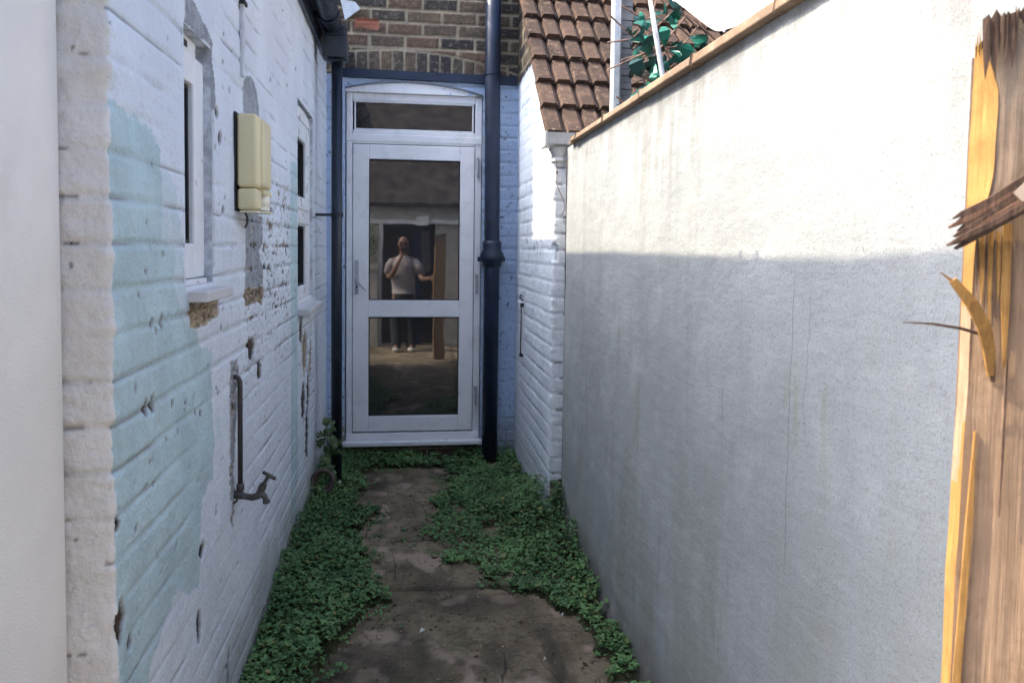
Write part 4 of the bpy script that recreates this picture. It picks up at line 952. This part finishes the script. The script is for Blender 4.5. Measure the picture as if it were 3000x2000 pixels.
# torn flap across the post
rq = np.random.default_rng(5)
for k in range(11):
    o_ = (k - 5) * .00175; e = rq.uniform(-.005, .006) - .002 * abs(k - 5) * .4; hz = rq.uniform(-.0006, .0006); bb = -.0115 - .0022 * math.sin(k * .5 + .6) + rq.uniform(-.0008, .0008)
    P_ = [(.058, bb + .003, .060 + o_ * 1.2), (.040, bb, .0485 + o_ * 1.2), (.018, bb - .001, .035 + o_ * 1.15 + hz), (.004, bb - .0008, .0255 + o_ * 1.1 + hz), (-.010 + e * .8, bb, .0165 + o_ * 1.1), (-.0145 + e, bb + .001, .0135 + o_ * 1.1)]
    strip(P_, [.0036, .0038, .0037, .0035, .0030, .0012], .0035, 'torn_flap', M['dwood2'] if k in (3, 7, 8) else M['dwood'])
strip([(.030, -.0165, .047), (.018, -.0168, .036)], [.010, .008], .0015, 'bare_patch', plain('pale_torn_wood', (.42, .33, .26), .8))
# curled yellow splinter and thin sliver
strip([(.012, -.003, -.078), (.0085, -.008, -.060), (.003, -.014, -.045), (-.006, -.018, -.030), (-.018, -.020, -.016)], [.003, .007, .008, .0072, .005], .003, 'curled_splinter', M['fresh'])
strip([(.014, -.002, -.082), (.011, -.005, -.064), (.006, -.010, -.050)], [.002, .004, .001], .003, 'splinter_root', M['dwood'])
strip([(.008, -.009, -.052), (-.010, -.013, -.047), (-.027, -.015, -.0445), (-.045, -.016, -.044)], [.0018, .0016, .0014, .0006], .0012, 'thin_sliver', M['dwood'])
strip([(-.018, -.0205, -.017), (-.026, -.022, -.011)], [.0018, .0005], .0008, 'pale_sliver', M['fresh'])
for (a0, z0, z1, w_) in ((.0035, -.030, .012, .0030), (.0085, -.050, .02, .0028), (.018, -.072, .02, .0052), (.034, -.04, .03, .004), (.013, -.03, .015, .0022)):
    strip([(a0, -.0030, z1), (a0 + .0005, -.0034, (z0 + z1) / 2), (a0 + .0015, -.0030, z0)], [w_, w_, w_ * .2], .0012, 'yellow_split', M['fresh'])
for (a0, z0, z1, w_) in ((.0012, -.024, .01, .0018), (.0061, -.04, .015, .0014), (.0108, -.046, .01, .0016), (.0215, -.17, -.06, .0010), (.0305, -.012, .03, .002)):
    strip([(a0, -.0036, z1), (a0, -.0038, (z0 + z1) / 2), (a0 + .0006, -.0034, z0)], [w_ * .6, w_, w_ * .15], .001, 'dark_split', M['dwood'])
strip([(.0055, -.0018, -.115), (.0050, -.0022, -.17), (.0035, -.0022, -.29), (.002, -.002, -.5)], [.0006, .0034, .0050, .006], .0018, 'yellow_split', M['fresh'])

# ------------------------------------------------------------------ what the door glass mirrors: yard behind the camera and the person
RB = empty('rear_outbuilding', (0, -1.6, -H), 'low outbuilding with beige fascia and dark doorway mirrored in the door glass', 'building')
MB().box(-1.05, -.40, -1.25, -1.05, -1.45, .36).box(.44, 1.3, -1.25, -1.05, -1.45, .36).box(-1.05, 1.3, -1.25, -1.04, .36, .60).build('wall', M['beige'], RB)
MB().box(-.4, .44, -2.4, -1.5, -1.45, .36).build('dark_doorway', plain('dim_doorway', (.05, .047, .05), .8, .2, .4, 3), RB)
MB().box(-1.05, 1.3, -1.06, -1.02, .345, .405).build('fascia', M['whiteboard'], RB)
MB().box(.15, .33, -1.03, -1.0, .33, .46).build('white_panel', M['whiteboard'], RB)
MB().box(-.395, -.345, -1.12, -1.03, -1.45, .345).build('white_post', M['whiteboard'], RB)
MB().prism([(-.98, .60), (-2.1, 2.3), (-2.1, 2.36), (-.98, .66)], -1.1, 1.35, 'x').build('roof', plain('mossy_slates', (.055, .048, .044), .8, .2, .5, 7, bump=.6, bscale=35), RB)
MB().box(-.75, -.40, -1.02, -.9, -.32, -.24).box(-.75, -.40, -1.0, -.92, -1.45, -.32).build('low_wall', M['beige'], RB)
hg = MB()
for i in range(260):
    L = random.uniform(.02, .045); c0 = Vector((random.uniform(-.72, -.41), random.uniform(-1.02, -.90), random.uniform(-.24, .32)))
    Rm = Matrix.Rotation(random.uniform(0, 6.28), 3, 'Z') @ Matrix.Rotation(random.uniform(0, 3.1), 3, 'X')
    hg.add([c0 + Rm @ Vector(p) for p in leaf_poly(L, L * .35, .3)], [tuple(range(10))], random.random())
MB().box(.10, .235, -1.20, -1.12, -1.45, .345).build('navy_door_edge', M['navy'], RB)
MB().box(.24, .37, -1.49, -1.47, -.35, .25).build('pale_panel', plain('dull_panel', (.20, .20, .205), .7), RB)
hp = empty('potted_shrub', (-.56, -.96, -.24), 'leafy shrub on the low wall mirrored at the left of the door glass', 'shrub'); hg.build('leaves', M['hedge'], hp, attr='tone')
MB().tube([(-.56, -.96, -.24), (-.55, -.96, .2)], .01, 8).build('stem', M['stem'], hp)

def skin(name, islands, mat, parent, sub=2):
    me = bpy.data.meshes.new(name); V = []; E = []; Rr = []; roots = []
    org = BASE[parent.name]
    for pts, edges in islands:
        b = len(V); roots.append(b)
        for p in pts: V.append(Vector(p[:3]) - org); Rr.append(p[3:] if len(p) > 4 else (p[3], p[3]))
        E += [(i + b, j + b) for i, j in edges]
    me.from_pydata(V, E, []); o = bpy.data.objects.new(name, me); COL.objects.link(o); o.parent = parent; BASE[o.name] = org
    me.materials.append(mat)
    md = o.modifiers.new('skin', 'SKIN'); md.use_smooth_shade = True
    me.skin_vertices.new(name='skin') if not me.skin_vertices else None
    for i, r in enumerate(Rr): me.skin_vertices[0].data[i].radius = r
    for r in roots: me.skin_vertices[0].data[r].use_root = True
    s = o.modifiers.new('sub', 'SUBSURF'); s.levels = sub; s.render_levels = sub
    return o
PE = empty('person', (-.02, -.36, -H), 'bald person in white t-shirt and dark trousers holding a phone, mirrored in the glass', 'person')
bx, by = -.03, -.36
body = [((bx, by, -.55, .12, .10), (bx, by, -.38, .13, .10), (bx, by, -.22, .14, .10), (bx, by, -.13, .08, .07), (bx, by, -.075, .052, .055), (bx, by + .012, -.02, .060, .070), (bx, by + .01, .05, .074, .088), (bx, by + .0, .11, .068, .085), (bx, by - .005, .155, .035, .045), (bx, by + .112, .030, .014, .014),
 (bx - .17, by, -.18, .052, .052), (bx - .20, by + .05, -.34, .044, .044), (bx - .19, by + .09, -.42, .040, .040), (bx - .07, by + .22, -.22, .030, .030), (bx - .02, by + .28, -.12, .026, .020), (bx + .0, by + .30, -.06, .030, .016),
 (bx + .17, by, -.18, .052, .052), (bx + .23, by + .05, -.36, .044, .044), (bx + .26, by + .12, -.42, .038, .038), (bx + .34, by + .52, -.395, .028, .028), (bx + .365, by + .60, -.39, .030, .018),
 (bx - .09, by, -.66, .085, .085), (bx - .10, by + .02, -1.03, .058, .058), (bx - .10, by, -1.36, .04, .045), (bx - .10, by + .12, -1.41, .04, .03),
 (bx + .09, by, -.66, .085, .085), (bx + .10, by + .02, -1.03, .058, .058), (bx + .10, by, -1.36, .04, .045), (bx + .11, by + .12, -1.41, .04, .03),
 (bx - .074, by, .03, .012, .02), (bx + .074, by, .03, .012, .02)),
 ((0, 1), (1, 2), (2, 3), (3, 4), (4, 5), (5, 6), (6, 7), (7, 8), (5, 9), (2, 10), (10, 11), (11, 12), (12, 13), (13, 14), (14, 15), (2, 16), (16, 17), (17, 18), (18, 19), (19, 20), (0, 21), (21, 22), (22, 23), (23, 24), (0, 25), (25, 26), (26, 27), (27, 28), (6, 29), (6, 30))]
isl = [body]
for k in range(4):   # fingers: round the phone (right hand) and round the post edge (left hand)
    zz = -.085 + .018 * k; q = .030 + .004 * (k in (1, 2)); x0 = bx + .0
    isl.append((((x0 - .01, by + .30, zz, .0085), (x0 - .028, by + .318, zz, .0082), (x0 - .026, by + .318 + q * .4, zz, .0075), (x0 - .016, by + .318 + q * .45, zz, .0065)), ((0, 1), (1, 2), (2, 3))))
    zz = -.418 + .017 * k
    isl.append((((bx + .365, by + .61, zz, .009), (bx + .385, by + .66 + .004 * (k % 2), zz + .004, .0085), (bx + .385, by + .70, zz + .005, .008), (bx + .388, by + .722 + .006 * (k in (1, 2)), zz + .006, .0065)), ((0, 1), (1, 2), (2, 3))))
isl.append((((bx + .005, by + .295, -.06, .010), (bx + .035, by + .315, -.045, .009), (bx + .045, by + .325, -.022, .0075)), ((0, 1), (1, 2))))
isl.append((((bx + .352, by + .60, -.385, .011), (bx + .372, by + .635, -.36, .0095), (bx + .392, by + .66, -.352, .008)), ((0, 1), (1, 2))))
skin('body', isl, M['skin'], PE)
def loft(mb, rings, n=20, cap=True):
    V = [(cx + rx * math.cos(2 * math.pi * k / n), cy + ry * math.sin(2 * math.pi * k / n), z) for cx, cy, z, rx, ry in rings for k in range(n)]
    F = [(i * n + k, i * n + (k + 1) % n, (i + 1) * n + (k + 1) % n, (i + 1) * n + k) for i in range(len(rings) - 1) for k in range(n)]
    if cap: F += [tuple(range(n)), tuple((len(rings) - 1) * n + k for k in range(n))]
    return mb.add(V, F)
ts = loft(MB(), [(bx, by, -.64, .165, .125), (bx, by, -.55, .162, .125), (bx, by, -.42, .168, .128), (bx, by, -.30, .176, .130), (bx, by, -.21, .176, .114), (bx, by, -.165, .150, .094), (bx, by, -.135, .11, .082), (bx, by, -.11, .066, .066)])
ts.tube([(bx - .145, by, -.185), (bx - .19, by + .02, -.25), (bx - .213, by + .055, -.35)], [.058, .060, .056], 14)
ts.tube([(bx + .145, by, -.185), (bx + .20, by + .02, -.25), (bx + .238, by + .05, -.35)], [.058, .060, .056], 14)
ts.build('t_shirt', M['shirt'], PE, True)
tr = loft(MB(), [(bx, by, -.84, .15, .12), (bx, by, -.76, .158, .122), (bx, by, -.66, .158, .120), (bx, by, -.58, .155, .118)])
for s_ in (-1, 1): loft(tr, [(bx + .10 * s_, by, -1.40, .064, .072), (bx + .10 * s_, by + .01, -1.03, .078, .084), (bx + .085 * s_, by, -.80, .092, .108)])
tr.build('trousers', M['trouser'], PE, True)
for s_ in (-1, 1):
    skin('shoe', [(((bx + .10 * s_, by - .02, -1.405, .048, .042), (bx + .10 * s_, by + .06, -1.415, .05, .034), (bx + .105 * s_, by + .14, -1.42, .044, .028)), ((0, 1), (1, 2)))], M['shoe'], PE)
for s_ in (-1, 1):
    MB().lathe([(.001, .092), (.013, .088), (.017, .070)], (bx + .031 * s_, by + .012, .058), 'y', 12).build('eye', M['dark'], PE, True)
    MB().tube([(bx + .012 * s_, by + .100, .080), (bx + .032 * s_, by + .098, .086), (bx + .052 * s_, by + .088, .078)], [.004, .005, .003], 6).build('eyebrow', M['dark'], PE)
ph = rbox(-.070, .055, -.034, -.026, -.056, .010, .004, M['gasket'], 'mobile_phone', None, 2)
tag(ph, 'dark mobile phone held up in front of the face, mirrored in the glass', 'phone')
